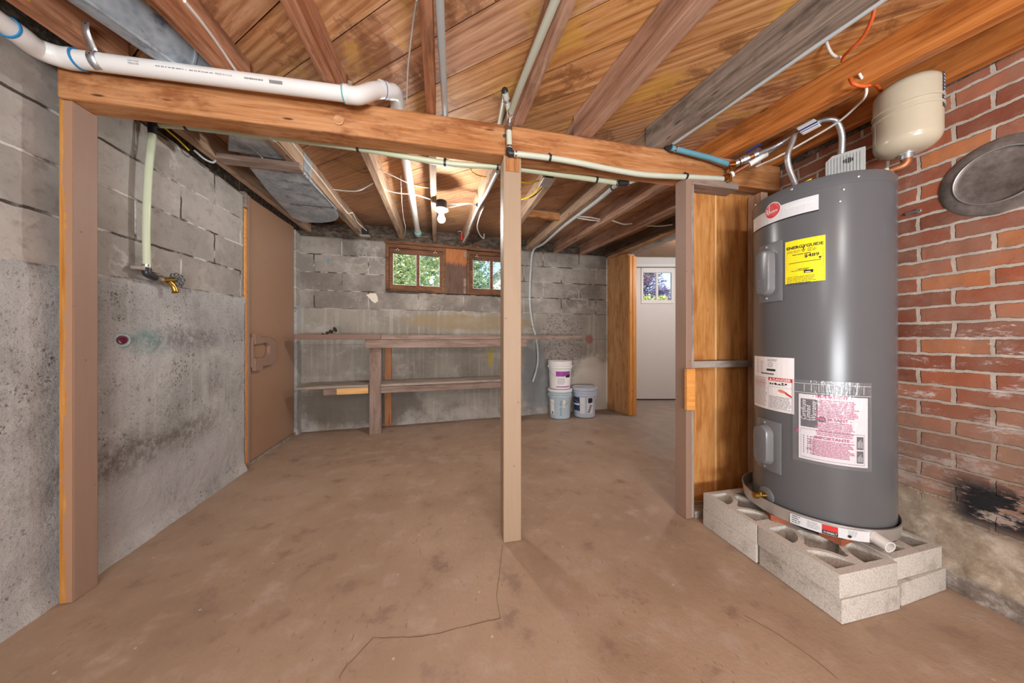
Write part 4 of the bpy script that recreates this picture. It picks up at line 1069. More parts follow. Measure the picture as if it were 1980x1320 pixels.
sblock(1, 0, 1, 'upper screen block by the brick wall, below the white pan drain stub', 0.006, 0.022, 0.03)
sblock(0, 1, 1, 'upper screen block below the brass drain valve')
sblock(1, 1, 1, 'upper screen block hidden under the back of the drain pan', 0.004, 0.026)
BT = 0.001 + 0.0885 + 0.087
for (x, y, rz, lb) in [(1.665, 0.975, 0.15, 'thin red brick shim under the front of the drain pan'), (1.565, 1.17, 0.9, 'thin red brick shim under the left side of the drain pan'), (1.90, 1.16, 0.5, 'thin red brick shim under the back of the drain pan')]:
    e1, e2 = Vector((cos(rz), sin(rz), 0)), Vector((-sin(rz), cos(rz), 0))
    o = obj('brick_shim', MB().obox((x, y, BT+0.0135), e1*0.085, e2*0.038, Vector((0, 0, 0.013))), 'brick_solid' if 'brick_solid' in MAT else plain('brick_solid', 'a05a3e', 0.85, vary=0.3, scale=40, bump=0.4), bevel=0.003)
    tag(o, lb, 'brick', 'brick shims under the drain pan')

# ================================================================== DRAIN PAN + WATER HEATER
PZ = BT + 0.0275; PC = (1.761, 1.143); PR = 0.274
pan = empty('drain_pan', (PC[0], PC[1], PZ), 'round aluminium drain pan around the foot of the water heater', 'drain pan')
obj('tray', MB().lathe([(PR-0.012, 0.0), (PR-0.004, 0.003), (PR, 0.052), (PR+0.003, 0.054), (PR+0.003, 0.058), (PR-0.003, 0.058), (PR-0.006, 0.05), (PR-0.012, 0.005)], (*PC, PZ), (0,0,1), 72), 'alu', pan, smooth=40)
def cyl_hit(px, py, C, R):
    d = ray(px, py); ox, oy = -C[0], -C[1]
    a = d.x**2+d.y**2; b = 2*(ox*d.x+oy*d.y); c = ox*ox+oy*oy-R*R
    t = (-b - sqrt(max(0, b*b-4*a*c)))/(2*a); p = Vector((0, 0, EYE)) + d*t
    return atan2(p.y-C[1], p.x-C[0]) % (2*pi), p.z
class Label:
    """A printed sheet wrapped round an upright cylinder; x runs to the right, y up, in metres."""
    def __init__(self, C, R, a0, z0): self.C, self.R, self.a0, self.z0 = C, R, a0, z0; self.mb = MB(); self.mats = []; self.k = 0; self.tilt = 0.0
    def mi(self, m):
        if m not in self.mats: self.mats.append(m)
        return self.mats.index(m)
    def P(self, x, y, lift):
        a = self.a0 + x/self.R; r = self.R + lift
        return Vector((self.C[0]+cos(a)*r, self.C[1]+sin(a)*r, self.z0 + y + self.tilt*x))
    def rect(self, x0, y0, x1, y1, mat, lift=None):
        if lift is None: self.k += 1; lift = 0.0010 + 0.00004*min(self.k, 12)
        n = max(1, int((x1-x0)/0.02)); b = len(self.mb.v)
        for i in range(n+1):
            x = x0+(x1-x0)*i/n; self.mb.v += [self.P(x, y0, lift), self.P(x, y1, lift)]
        for i in range(n): self.mb.f.append([b+2*i, b+2*i+2, b+2*i+3, b+2*i+1]); self.mb.mi.append(self.mi(mat))
    def poly(self, pts, mat, lift=0.0016):
        b = len(self.mb.v); self.mb.v += [self.P(x, y, lift) for x, y in pts]; self.mb.f.append(list(range(b, b+len(pts)))); self.mb.mi.append(self.mi(mat))
    def disc(self, x, y, r, mat, lift=0.0016, ry=None, n=28):
        self.poly([(x+r*cos(2*pi*i/n), y+(ry or r)*sin(2*pi*i/n)) for i in range(n)], mat, lift)
    def text(self, s, x, y, size, mat, align='LEFT', lift=0.0019, xs=1.0, bold=0.0, rot=0.0, shear=0.0):
        me = text_mesh(s, size, align, shear, xs, bold); cr, sr = cos(rot), sin(rot)
        self.mb.merge_mesh(me, lambda co: self.P(x + co.x*cr - co.y*sr, y + co.x*sr + co.y*cr, lift), self.mi(mat)); bpy.data.meshes.remove(me)
    def lines(self, x0, x1, ytop, n, dy, h, mat, ragged=0.25, center=False, gaps=True):
        rnd = random.Random(int(x0*1000)+n+int(ytop*999))
        for i in range(n):
            w = (x1-x0)*(1 - ragged*rnd.random()**2); s = x0 + ((x1-x0-w)/2 if center else 0); y = ytop - dy*i; x = s
            while x < s+w - 0.003:
                l = min(0.006 + rnd.random()*0.016, s+w-x); self.rect(x, y-h, x+l, y, mat, 0.0015); x += l + (0.0022 if gaps else 0)
    def build(self, name, parent): return obj(name, self.mb, self.mats, parent)

HC, HR, HZ0, HZ1 = (1.769, 1.130), 0.246, PZ+0.006, 1.735
wh_ = empty('water_heater', (HC[0], HC[1], HZ0), 'tall grey electric water heater standing in a drain pan on concrete blocks', 'water heater')
obj('tank_jacket', MB().lathe([(HR-0.004, 0), (HR, 0.004), (HR, HZ1-HZ0-0.055), (HR+0.0012, HZ1-HZ0-0.054), (HR+0.0012, HZ1-HZ0-0.018), (HR-0.004, HZ1-HZ0-0.006), (HR-0.016, HZ1-HZ0), (0.05, HZ1-HZ0+0.004)], (*HC, HZ0), (0,0,1), 128), 'heater_grey', wh_, smooth=30)
for px, py in ((1462, 396), (1531, 366), (1660, 341), (1631, 366), (1624, 389)):
    a, z = cyl_hit(px, py, HC, HR); dd = Vector((cos(a), sin(a), 0))
    obj('screw', MB().lathe([(0.005, -0.001), (0.005, 0.003), (0.002, 0.005)], Vector((HC[0], HC[1], z))+dd*HR, dd, 10), 'steel', wh_, smooth=40)
def access_cover(corners, name):
    (aL, zt), (aR, zb_) = cyl_hit(*corners[0], HC, HR), cyl_hit(*corners[1], HC, HR)
    w = (aR-aL)*HR; hgt = zt-zb_; m = MB(); N = 14
    rr_ = HR + 0.007
    def P(x, y, r): a = aL + x/HR; return Vector((HC[0]+cos(a)*r, HC[1]+sin(a)*r, zb_+y))
    # curved plate
    def plate(x0, x1, y0, y1, r0, r1, inset):
        b = len(m.v); nn = 10
        for r, ins in ((r0, 0.0), (r1-inset*0.3, 0.0), (r1, inset)):
            for i in range(nn+1):
                x = x0+ins+(x1-x0-2*ins)*i/nn; m.v.extend([P(x, y0+ins, r), P(x, y1-ins, r)])
        row = 2*(nn+1)
        for L_ in range(2):
            o1, o2 = b+row*L_, b+row*(L_+1)
            for i in range(nn):
                m.f.append([o1+2*i, o1+2*i+2, o2+2*i+2, o2+2*i]); m.f.append([o1+2*i+1, o2+2*i+1, o2+2*i+3, o1+2*i+3]); m.mi += [0, 0]
            m.f.append([o1, o2, o2+1, o1+1]); m.f.append([o1+2*nn, o1+2*nn+1, o2+2*nn+1, o2+2*nn]); m.mi += [0, 0]
        o2 = b+row*2
        for i in range(nn): m.f.append([o2+2*i, o2+2*i+2, o2+2*i+3, o2+2*i+1]); m.mi.append(0)
    plate(0, w, 0, hgt, HR-0.002, HR+0.009, 0.006)
    root = obj(name, m, 'heater_cover', wh_, smooth=35)
    # raised capsule
    m2 = MB(); cx_, cy_ = w*0.44, hgt*0.5; rw, rh = w*0.30, hgt*0.385; nn = 40
    def ring(k, r):
        out = []
        for i in range(nn):
            t = 2*pi*i/nn; sx, sy = cos(t), sin(t); straight = rh - rw
            x = cx_ + rw*k*sx; y = cy_ + (straight*(1 if sy > 0 else -1) if abs(sy) > 1e-6 else 0) + rw*k*sy
            out.append(P(x, y, r))
        return out
    rings = [ring(1.15, HR+0.007), ring(1.06, HR+0.016), ring(0.98, HR+0.030), ring(0.86, HR+0.038), ring(0.5, HR+0.040)]
    b = 0
    for r_ in rings: m2.v += r_
    for L_ in range(len(rings)-1):
        for i in range(nn): m2.f.append([L_*nn+i, L_*nn+(i+1)%nn, (L_+1)*nn+(i+1)%nn, (L_+1)*nn+i]); m2.mi.append(0)
    m2.f.append([(len(rings)-1)*nn+i for i in range(nn)]); m2.mi.append(0)
    obj('capsule', m2, 'heater_cover', root, smooth=50)
    m3 = MB()
    for i in range(6):
        y = cy_ - rh*0.35 - i*0.011
        m3.add([P(cx_-rw*0.55, y, HR+0.0405), P(cx_+rw*0.35, y, HR+0.0405), P(cx_+rw*0.35, y+0.005, HR+0.0405), P(cx_-rw*0.55, y+0.005, HR+0.0405)], [(0,1,2,3)])
    obj('embossed_lines', m3, 'ink_grey', root)
    for y in (hgt*0.06, hgt*0.94):
        a = aL + cx_/HR; dd = Vector((cos(a), sin(a), 0))
        obj('screw', MB().lathe([(0.006, 0), (0.006, 0.003), (0.002, 0.005)], P(cx_, y, HR+0.009), dd, 10), 'steel', root, smooth=40)
access_cover([(1471, 478), (1513, 581)], 'access_cover'); access_cover([(1467, 805), (1511, 918)], 'access_cover')
# silver name band, round emblem
aL, zL = cyl_hit(1457.5, 418, HC, HR); aR, zR = cyl_hit(1583, 378, HC, HR)
LB = Label(HC, HR, aL, zR-0.060); W = (aR-aL)*HR
LB.rect(0, 0, W, 0.066, 'paper_silver'); LB.rect(0, -0.006, W, 0, 'ink_black')
LB.text('PROFESSIONAL', W*0.975, 0.038, 0.0165, 'ink_white', 'RIGHT', xs=1.0, bold=0.0003)
LB.rect(W*0.02, 0.014, W*0.12, 0.045, 'ink_white')
LB.build('name_band', wh_)
aE, zE = cyl_hit(1494, 407, HC, HR)
LB = Label(HC, HR, aE, zE); LB.disc(0, 0, 0.038, 'ink_white', 0.0022); LB.disc(0, 0, 0.0355, 'logo_red', 0.0026)
LB.text('R', -0.031, -0.016, 0.040, 'ink_white', lift=0.003, xs=0.62); LB.text('heem', -0.014, -0.012, 0.024, 'ink_white', lift=0.003, xs=0.72)
LB.rect(-0.0155, -0.012, -0.0125, 0.034, 'ink_white', 0.003)
LB.build('emblem', wh_)
# yellow energy label
aL, zt = cyl_hit(1518.5, 469, HC, HR); aR, _ = cyl_hit(1596, 463, HC, HR); _, zb2 = cyl_hit(1519, 550, HC, HR)
W, Hh = (aR-aL)*HR, zt-zb2
LB = Label(HC, HR, aL, zb2); LB.rect(0, 0, W, Hh, 'label_yellow')
LB.text('ENERGYGUIDE', W*0.5, Hh*0.80, W*0.137, 'ink_black', 'CENTER', bold=0.0005, xs=1.0)
LB.rect(W*0.475, Hh*0.74, W*0.500, Hh*0.82, 'ink_black', 0.0018); LB.poly([(W*0.44, Hh*0.765), (W*0.4875, Hh*0.715), (W*0.535, Hh*0.765), (W*0.535, Hh*0.75), (W*0.4875, Hh*0.695), (W*0.44, Hh*0.75)], 'ink_black')
LB.text('$489', W*0.50, Hh*0.565, W*0.155, 'ink_black', bold=0.0003, xs=1.15)
LB.rect(W*0.10, Hh*0.465, W*0.90, Hh*0.477, 'ink_black', 0.0018); LB.poly([(W*0.84, Hh*0.545), (W*0.92, Hh*0.545), (W*0.88, Hh*0.49)], 'ink_black')
for (x0, y0, x1, y1) in ((0.05, 0.715, 0.45, 0.718), (0.05, 0.33, 0.95, 0.333), (0.05, 0.333, 0.054, 0.715), (0.946, 0.333, 0.95, 0.715)): LB.rect(W*x0, Hh*y0, W*x1, Hh*y1, 'ink_grey', 0.0016)
LB.lines(W*0.05, W*0.42, Hh*0.755, 2, 0.006, 0.0018, 'ink_black'); LB.lines(W*0.58, W*0.80, Hh*0.77, 3, 0.006, 0.002, 'ink_black'); LB.lines(W*0.20, W*0.72, Hh*0.665, 1, 0.006, 0.003, 'ink_black')
LB.rect(W*0.50, Hh*0.21, W*0.72, Hh*0.275, 'ink_black', 0.0018); LB.rect(W*0.53, Hh*0.222, W*0.66, Hh*0.24, 'ink_white', 0.002)
LB.lines(W*0.34, W*0.62, Hh*0.32, 1, 0.006, 0.0028, 'ink_black'); LB.lines(W*0.17, W*0.60, Hh*0.29, 1, 0.006, 0.0024, 'ink_black'); LB.lines(W*0.05, W*0.78, Hh*0.15, 6, 0.0068, 0.0019, 'ink_black')
LB.build('energy_label', wh_)
# white danger label
aL, zt = cyl_hit(1459.5, 686, HC, HR); aR, _ = cyl_hit(1536, 694, HC, HR); _, zb2 = cyl_hit(1458.5, 779, HC, HR); _, zb3 = cyl_hit(1533, 803, HC, HR); _, zt3 = cyl_hit(1536, 694, HC, HR)
W = (aR-aL)*HR; Hh = (zt+zt3)/2-(zb2+zb3)/2
LB = Label(HC, HR, aL, (zb2+zb3)/2); LB.rect(0, 0, W, Hh, 'paper')
LB.rect(W*0.50, Hh*0.555, W*0.97, Hh*0.62, 'ink_red', 0.0016); LB.text('DANGER', W*0.60, Hh*0.566, Hh*0.060, 'ink_white', xs=1.2, bold=0.0003); LB.poly([(W*0.525, Hh*0.566), (W*0.585, Hh*0.566), (W*0.555, Hh*0.612)], 'ink_white', 0.002)
LB.lines(W*0.03, W*0.46, Hh*0.60, 24, Hh*0.0235, 0.0020, 'ink_grey', 0.1); LB.lines(W*0.03, W*0.44, Hh*0.535, 4, Hh*0.04, 0.0020, 'ink_red', 0.2)
LB.lines(W*0.52, W*0.95, Hh*0.27, 10, Hh*0.024, 0.0019, 'ink_black', 0.2)
for x0, y0, x1, y1 in ((0.50, 0.02, 0.503, 0.56), (0.965, 0.02, 0.968, 0.56), (0.50, 0.02, 0.968, 0.023), (0.50, 0.445, 0.968, 0.448)): LB.rect(W*x0, Hh*y0, W*x1, Hh*y1, 'ink_black', 0.0015)
for cx2, cy2, r2_ in ((0.55, 0.50, 0.011), (0.60, 0.50, 0.009), (0.66, 0.505, 0.013), (0.80, 0.52, 0.010), (0.86, 0.515, 0.010), (0.74, 0.50, 0.009)): LB.disc(W*cx2, Hh*cy2, r2_*0.42, 'ink_black', n=14)
LB.rect(W*0.66, Hh*0.488, W*0.84, Hh*0.500, 'ink_slate', 0.0018)
LB.poly([(W*0.70, Hh*0.39), (W*0.76, Hh*0.415), (W*0.82, Hh*0.40), (W*0.95, Hh*0.32), (W*0.95, Hh*0.29), (W*0.84, Hh*0.345), (W*0.74, Hh*0.36)], 'skin_tone'); LB.poly([(W*0.84, Hh*0.38), (W*0.96, Hh*0.31), (W*0.96, Hh*0.28), (W*0.86, Hh*0.33)], 'ink_red', 0.0018)
LB.lines(W*0.14, W*0.24, Hh*0.93, 9, Hh*0.03, 0.0018, 'ink_grey', 0.5); LB.lines(W*0.28, W*0.36, Hh*0.91, 8, Hh*0.03, 0.0018, 'ink_grey', 0.6)
LB.disc(W*0.545, Hh*0.855, 0.0115, 'ink_slate', 0.0016); LB.disc(W*0.545, Hh*0.855, 0.0098, 'paper', 0.0018); LB.text('UL', W*0.545, Hh*0.842, 0.009, 'ink_slate', 'CENTER', 0.002)
LB.rect(W*0.455, Hh*0.735, W*0.66, Hh*0.775, 'ink_black', 0.0016); LB.text('A', W*0.42, Hh*0.70, 0.001, 'ink_black'); LB.lines(W*0.48, W*0.70, Hh*0.955, 2, Hh*0.02, 0.0022, 'ink_grey')
for i in range(22): LB.rect(W*(0.30+0.015*i), Hh*0.665, W*(0.30+0.015*i+0.008), Hh*0.695, 'ink_black', 0.0016)
LB.build('danger_label', wh_)
# document pouch: printed sheets under a clear bag
aL, zt = cyl_hit(1538, 734, HC, HR); aR, zt2 = cyl_hit(1680, 741, HC, HR); _, zb2 = cyl_hit(1530, 880, HC, HR); aR2, zb3 = cyl_hit(1675, 908, HC, HR)
pouch = empty('document_pouch', (HC[0]-0.18, HC[1]-0.17, zb2), 'clear plastic document pouch taped to the front of the water heater', 'document pouch')
aS, zS = cyl_hit(1545, 763, HC, HR); aS2, zS2 = cyl_hit(1676, 770, HC, HR); _, zSb = cyl_hit(1544, 884, HC, HR); _, zSb2 = cyl_hit(1674, 907, HC, HR)
W = (aS2-aS)*HR; Hh = (zS+zS2)/2 - (zSb+zSb2)/2
LB = Label(HC, HR, aS, (zSb+zSb2)/2+0.004)
LB.rect(0, 0, W, Hh, 'paper', 0.004)
LB.rect(W*0.03, Hh*0.50, W*0.28, Hh*0.93, 'ink_slate', 0.0044)
for s_, xx, sz in (('Certificate of', 0.105, 0.021), ('Limited', 0.175, 0.022), ('Warranty', 0.255, 0.022)): LB.text(s_, W*xx, Hh*0.60, sz, 'ink_white', lift=0.0048, rot=pi/2, shear=0.2)
for s_, yy in (('- IMPORTANT -', 0.965), ('- IMPORTANT -', 0.63), ('- IMPORTANTE -', 0.345)): LB.text(s_, W*0.48, Hh*yy, 0.017, 'ink_magenta', 'CENTER', 0.0062, bold=0.0004)
_ol = LB.rect
def mag(x0, x1, y, n, dy):
    rnd = random.Random(n*31+int(y*100))
    for i in range(n):
        w = (x1-x0)*(0.75+0.25*rnd.random()); x = x0+(x1-x0-w)/2; e = x+w
        while x < e-0.003:
            l = min(0.004+rnd.random()*0.014, e-x); LB.rect(W*0+x, y-dy*i-0.0034, x+l, y-dy*i, 'ink_magenta', 0.0062); x += l+0.002
mag(W*0.24, W*0.86, Hh*0.935, 11, Hh*0.024); mag(W*0.22, W*0.82, Hh*0.61, 9, Hh*0.024); mag(W*0.12, W*0.80, Hh*0.325, 11, Hh*0.022)
for x0, y0, x1, y1 in ((0.03, 0.03, 0.033, 0.47), (0.945, 0.03, 0.948, 0.47), (0.03, 0.03, 0.948, 0.035), (0.03, 0.465, 0.948, 0.47)): LB.rect(W*x0, Hh*y0, W*x1, Hh*y1, 'ink_slate', 0.0044)
LB.rect(W*0.83, Hh*0.06, W*0.93, Hh*0.235, 'ink_slate', 0.0046); LB.rect(W*0.83, Hh*0.255, W*0.93, Hh*0.44, 'ink_slate', 0.0046)
for i in range(4): LB.rect(W*(0.845+0.02*i), Hh*0.08, W*(0.852+0.02*i), Hh*(0.15+0.02*(i % 3)), 'ink_white', 0.005); LB.rect(W*(0.845+0.02*i), Hh*0.28, W*(0.852+0.02*i), Hh*(0.37+0.02*(i % 3)), 'ink_white', 0.005)
for xx in (0.42, 0.53, 0.60):
    for i in range(12): LB.rect(W*xx, Hh*(0.53+0.022*i), W*(xx+0.012), Hh*(0.53+0.022*i+0.013), 'ink_slate', 0.0046)
for xx in (0.07, 0.13, 0.17, 0.22):
    for i in range(8): LB.rect(W*xx, Hh*(0.10+0.035*i), W*(xx+0.012), Hh*(0.10+0.035*i+0.022), 'ink_grey', 0.0046)
LB.disc(W*0.34, Hh*0.64, 0.013, 'ink_slate', 0.0046)
sheet = LB.build('printed_sheet', pouch)
LB = Label(HC, HR, aL-0.004, zb2); LB.tilt = -0.0
LB.rect(-0.006, -0.012, (aR-aL)*HR+0.004, zt-zb2+0.004, 'plastic_film', 0.0075); LB.build('clear_bag', pouch)
LB = Label(HC, HR, aL, zt); 
for i in range(9): LB.rect(0.03+i*0.022, -0.045, 0.0315+i*0.022, -0.015, 'paper_silver', 0.0078)
LB.rect(0.0, -0.012, 0.23, -0.0105, 'paper_silver', 0.0078); LB.rect(0.0, -0.052, 0.23, -0.0505, 'paper_silver', 0.0078); LB.build('bag_seal', pouch)
a_, z_ = cyl_hit(1541, 830, HC, HR); LB = Label(HC, HR, a_, z_); LB.rect(0, -0.008, 0.006, 0.008, 'ink_magenta', 0.008); LB.build('bag_tab', pouch)
# brass drain valve on its round plate
a_, z_ = cyl_hit(1482, 957, HC, HR); dd = Vector((cos(a_), sin(a_), 0)); base_ = Vector((HC[0], HC[1], z_)) + dd*HR
obj('drain_plate', MB().lathe([(0.040, -0.004), (0.040, 0.003), (0.034, 0.006)], base_, dd, 28), 'heater_cover', wh_, smooth=40)
dv = MB(); dv.lathe([(0.013, 0.0), (0.013, 0.03), (0.010, 0.032), (0.010, 0.045), (0.015, 0.046), (0.015, 0.062), (0.008, 0.064)], base_, dd, 18); dv.lathe([(0.010, 0), (0.010, 0.018), (0.004, 0.020)], base_+dd*0.03, (0, 0, 1), 12)
obj('drain_valve', dv, 'brass', wh_, smooth=40)
# pan label and drain stub
LB = Label(PC, PR+0.001, 0, PZ)
def pan_a(px, py): return cyl_hit(px, py, PC, PR)[0]
a0 = pan_a(1528, 1008); LB.a0 = a0; W = (pan_a(1681, 1046)-a0)*PR; LB.rect(0, 0.006, W, 0.048, 'paper_silver', 0.0008)
w0 = (pan_a(1590, 1022)-a0)*PR; w1 = (pan_a(1620, 1030)-a0)*PR
LB.rect(w0, 0.024, w1, 0.047, 'ink_red', 0.003); LB.rect(w0, 0.008, w1, 0.024, 'ink_black', 0.003); LB.text('EVERBILT', w0+0.003, 0.0125, 0.0115, 'ink_white', lift=0.0036, xs=0.85)
LB.lines(0.006, 0.035, 0.044, 4, 0.009, 0.003, 'ink_black', 0.2); LB.lines(0.055, w0-0.008, 0.042, 5, 0.006, 0.0016, 'ink_grey'); LB.lines(w1+0.03, W-0.04, 0.042, 4, 0.006, 0.0016, 'ink_grey'); LB.disc(w1+0.035, 0.020, 0.006, 'ink_black', 0.003, n=14)
LB.build('pan_label', pan)
a_ = pan_a(1692, 1046); dd = Vector((cos(a_), sin(a_), 0)); st_ = Vector((PC[0], PC[1], PZ+0.026)) + dd*(PR-0.004)
obj('drain_stub', MB().lathe([(0.022, 0), (0.022, 0.015), (0.0215, 0.052), (0.0175, 0.052), (0.0170, 0.02)], st_, dd+Vector((0.10, -0.0, -0.12)), 24), 'pvc', pan, smooth=40)

# leak detector, insulation tab
gb = empty('alarm_box', (1.785, 1.03, HZ1), 'ribbed grey plastic box with red print on top of the water heater', 'box')
fd = Vector((-0.86, -0.51, 0)).normalized(); fr_ = Vector((fd.y, -fd.x, 0)); 
if fr_.x < 0: fr_ = -fr_
Cb = Vector((1.790, 1.035, HZ1+0.075))
m = MB(); hw, hh, hd = 0.062, 0.075, 0.022
front = [Cb + fr_*x + Vector((0, 0, z)) for x, z in ((-hw, -hh), (hw, -hh), (hw, hh), (-hw+0.022, hh), (-hw, hh-0.022))]
m.prism([p - fd*hd for p in front], fd*hd*2); body = obj('shell', m, 'grey_plastic', gb, bevel=0.003)
m = MB()
for i in range(11): x = -hw+0.012+i*0.0098; m.obox(Cb + fd*(hd+0.001) + fr_*x + Vector((0, 0, 0.010)), fr_*0.0022, fd*0.0015, Vector((0, 0, hh-0.026)))
obj('ribs', m, 'grey_plastic', body)
m = MB()
for i in range(5): m.obox(Cb + fd*(hd+0.0028) + fr_*(-0.002+i*0.0065) + Vector((0, 0, 0.032)), fr_*0.0016, fd*0.001, Vector((0, 0, 0.013-abs(i-2)*0.003)))
obj('speaker_slots', m, 'black_plastic', body)
m = MB()
for i in range(3): m.obox(Cb + fd*(hd+0.0028) + fr_*(0.012) + Vector((0, 0, -0.030-i*0.010)), fr_*(0.022+0.006*(i % 2)), fd*0.0008, Vector((0, 0, 0.003)))
obj('red_print', m, 'ink_red', body)
m = MB(); tb = on_v(1527, 352, 1.0)
m.obox((1.60, 1.09, HZ1+0.012), Vector((0.03, -0.02, 0.014)), Vector((0.012, 0.018, 0)), Vector((0, 0, 0.002)))
o = obj('insulation_tab', m, 'label_yellow'); tag(o, 'yellow warning tab sticking up from the heater top by the left flexible hose', 'tab')

# ================================================================== EXPANSION TANK
TA = radians(52.75)+HEAD; TC = (2.10*sin(TA), 2.10*cos(TA)); TR, TZ0, TZ1 = 0.0925, 1.815, 2.118
et = empty('expansion_tank', (TC[0], TC[1], TZ0), 'cream enamelled expansion tank hanging over the heater beside the brick wall', 'expansion tank')
Ht = TZ1-TZ0; prof = []
for i in range(9): a = -pi/2 + (pi/2)*i/8; prof.append((TR*0.28+TR*0.72*cos(a), 0.055+0.055*sin(a)))
prof += [(TR, Ht*0.50), (TR+0.003, Ht*0.505), (TR+0.0035, Ht*0.53), (TR-0.001, Ht*0.535), (TR-0.001, Ht*0.60), (TR+0.0035, Ht*0.605), (TR+0.0035, Ht*0.63), (TR, Ht*0.635)]
for i in range(9): a = (pi/2)*i/8; prof.append((TR*0.28+TR*0.72*cos(a), Ht-0.045+0.045*sin(a)))
obj('tank_shell', MB().lathe(prof, (*TC, TZ0), (0,0,1), 64), 'cream_enamel', et, smooth=40)
obj('neck', MB().lathe([(0.018, -0.022), (0.018, -0.006), (0.024, -0.005), (0.024, 0.006)], (*TC, TZ0), (0,0,1), 16), 'steel', et, smooth=30)
LB = Label(TC, TR, radians(274), TZ0+0.135); LB.rect(0, 0, 0.05, 0.14, 'navy', 0.001); LB.lines(0.006, 0.045, 0.13, 9, 0.013, 0.004, 'ink_white'); LB.build('tank_label', et)
pth = smooth_path([(TC[0], TC[1], TZ0-0.010), (TC[0], TC[1], TZ0-0.030), (TC[0]-0.004, TC[1]+0.008, TZ0-0.048), (TC[0]-0.018, TC[1]+0.035, TZ0-0.054), (1.89, 0.97, 1.760), (1.868, 1.03, 1.764)], 8)
cp = empty('copper_pipe', (1.868, 1.03, 1.74), 'bent copper pipe joining the expansion tank to the heater top', 'pipe')
obj('tube', MB().tube([Vector((TC[0]-0.018, TC[1]+0.035, TZ0-0.052)), Vector((1.86, 1.05, 1.782)), Vector((1.86, 1.052, 1.75)), Vector((1.86, 1.052, 1.736))], 0.0125, 14), 'copper', cp, smooth=50)
obj('elbow', MB().tube(smooth_path([(TC[0], TC[1], TZ0-0.012), (TC[0], TC[1], TZ0-0.032), (TC[0]-0.006, TC[1]+0.012, TZ0-0.047), (TC[0]-0.022, TC[1]+0.043, TZ0-0.052)], 6), 0.0165, 14), 'copper_dull', cp, smooth=50)
obj('white_tape', MB().tube([Vector((TC[0]-0.021, TC[1]+0.041, TZ0-0.052)), Vector((TC[0]-0.0255, TC[1]+0.050, TZ0-0.0525))], 0.0172, 14), 'pale_tape', cp, smooth=50)

# ================================================================== FLUE COVER + CLIP ON THE BRICK
fc = empty('flue_cover', (BRK, 0.735, 1.655), 'round dented grey metal flue cover on the brick wall', 'flue cover')
obj('rim', MB().lathe([(0.142, 0.0), (0.145, 0.004), (0.138, 0.010), (0.115, 0.014), (0.104, 0.016), (0.099, 0.010), (0.090, 0.007)], (BRK+0.004, 0.735, 1.655), (-1, 0, 0), 56), 'flue_metal', fc, smooth=60)
obj('bead', MB().torus((BRK-0.012, 0.735, 1.655), (1, 0, 0), 0.102, 0.003, 56, 8), 'steel', fc, smooth=60)
cl_ = on_u(1766, 411, BRK); m = MB(); m.obox(cl_+Vector((-0.006, 0, 0)), Vector((0.005, 0, 0)), Vector((0, 0.020, 0)), Vector((0, 0, 0.005))); m.torus(cl_+Vector((-0.008, -0.018, 0)), (1, 0, 0), 0.007, 0.003, 14, 6)
tag(obj('wall_clip', m, 'steel', smooth=40), 'small steel clip screwed to the brick wall right of the heater', 'clip')

# ================================================================== WHITE DRAIN PIPE
pv = empty('drain_pipe', (-0.8, 1.455, 2.06), 'white plastic drain pipe with two elbows running above the beam to the back wall', 'pipe')
VP = 1.452
A1 = on_v(150, 115, VP); A2 = on_v(668, 182, 1.418)
r_ = 0.0305
obj('pipe', MB().tube([A1, A2], r_, 24), 'pvc', pv, smooth=50)
# left bend towards the camera along the wall
B0 = A1.copy(); B1 = on_v(110, 100, 1.43); B2 = on_u(52, 78, -1.452); B3 = Vector((-1.463, 0.9, B2.z+0.012))
B3 = Vector((-1.440, B2.y-0.9, B2.z-0.02))
dirm = (A2-A1).normalized()
obj('elbow', MB().tube(smooth_path([B0+dirm*0.005, B0-dirm*0.045, (B0-dirm*0.09)*0.55+B2*0.45, B2.lerp(B3, 0.02), B2.lerp(B3, 0.05)], 6), r_+0.0045, 24), 'pvc', pv, smooth=50)
obj('pipe', MB().tube([B2.lerp(B3, 0.03), B3], r_, 24), 'pvc', pv, smooth=50)
def collar(p, d, mat, R=r_+0.0047, w=0.003): 
    d = Vector(d).normalized(); return obj('primer_ring', MB().tube([p-d*w, p+d*w], R, 24), mat, pv, smooth=50)
collar(B0+dirm*0.006, dirm, 'pvc_primer'); collar(B2.lerp(B3, 0.052), B3-B2, 'pvc_primer')
# right: 45 bend up, then 90 bend over the beam
C0 = A2; C1 = C0 + dirm*0.05; C2 = on_v(735, 172, 1.475); C3 = on_v(752, 164, 1.50); C4 = Vector((-0.248, 1.535, 2.215)); C5 = Vector((-0.255, 1.64, 2.214))
C2.z = max(C2.z, 2.15); C3.z = 2.195
bend = smooth_path([C0-dirm*0.004, C1, C1.lerp(C2, 0.7), C2.lerp(C3, 0.4)], 6); obj('elbow', MB().tube(bend, r_+0.0032, 24), 'pvc', pv, smooth=50)
bend2 = smooth_path([C2.lerp(C3, 0.2), C3, C4, C5], 6); obj('elbow', MB().tube(bend2, r_+0.0032, 24), 'pvc', pv, smooth=50)
for hp_, hd_, hw2 in ((C0+dirm*0.008, dirm, 0.010), (C2.lerp(C3, 0.18), C3-C2, 0.009), (C2.lerp(C3, 0.50), C3-C2, 0.009), (C5, C5-C4, 0.012)):
    hd_ = Vector(hd_).normalized(); obj('elbow_hub', MB().tube([hp_-hd_*hw2, hp_+hd_*hw2], r_+0.0056, 24), 'pvc', pv, smooth=50)
collar(C0-dirm*0.004, dirm, 'pvc_teal', r_+0.0058); collar(C2.lerp(C3, 0.36), C3-C2, 'pvc_primer', r_+0.0062, 0.002)
E0 = Vector((-0.255, 1.62, 2.214)); E1 = on_z(808, 450, 2.275)
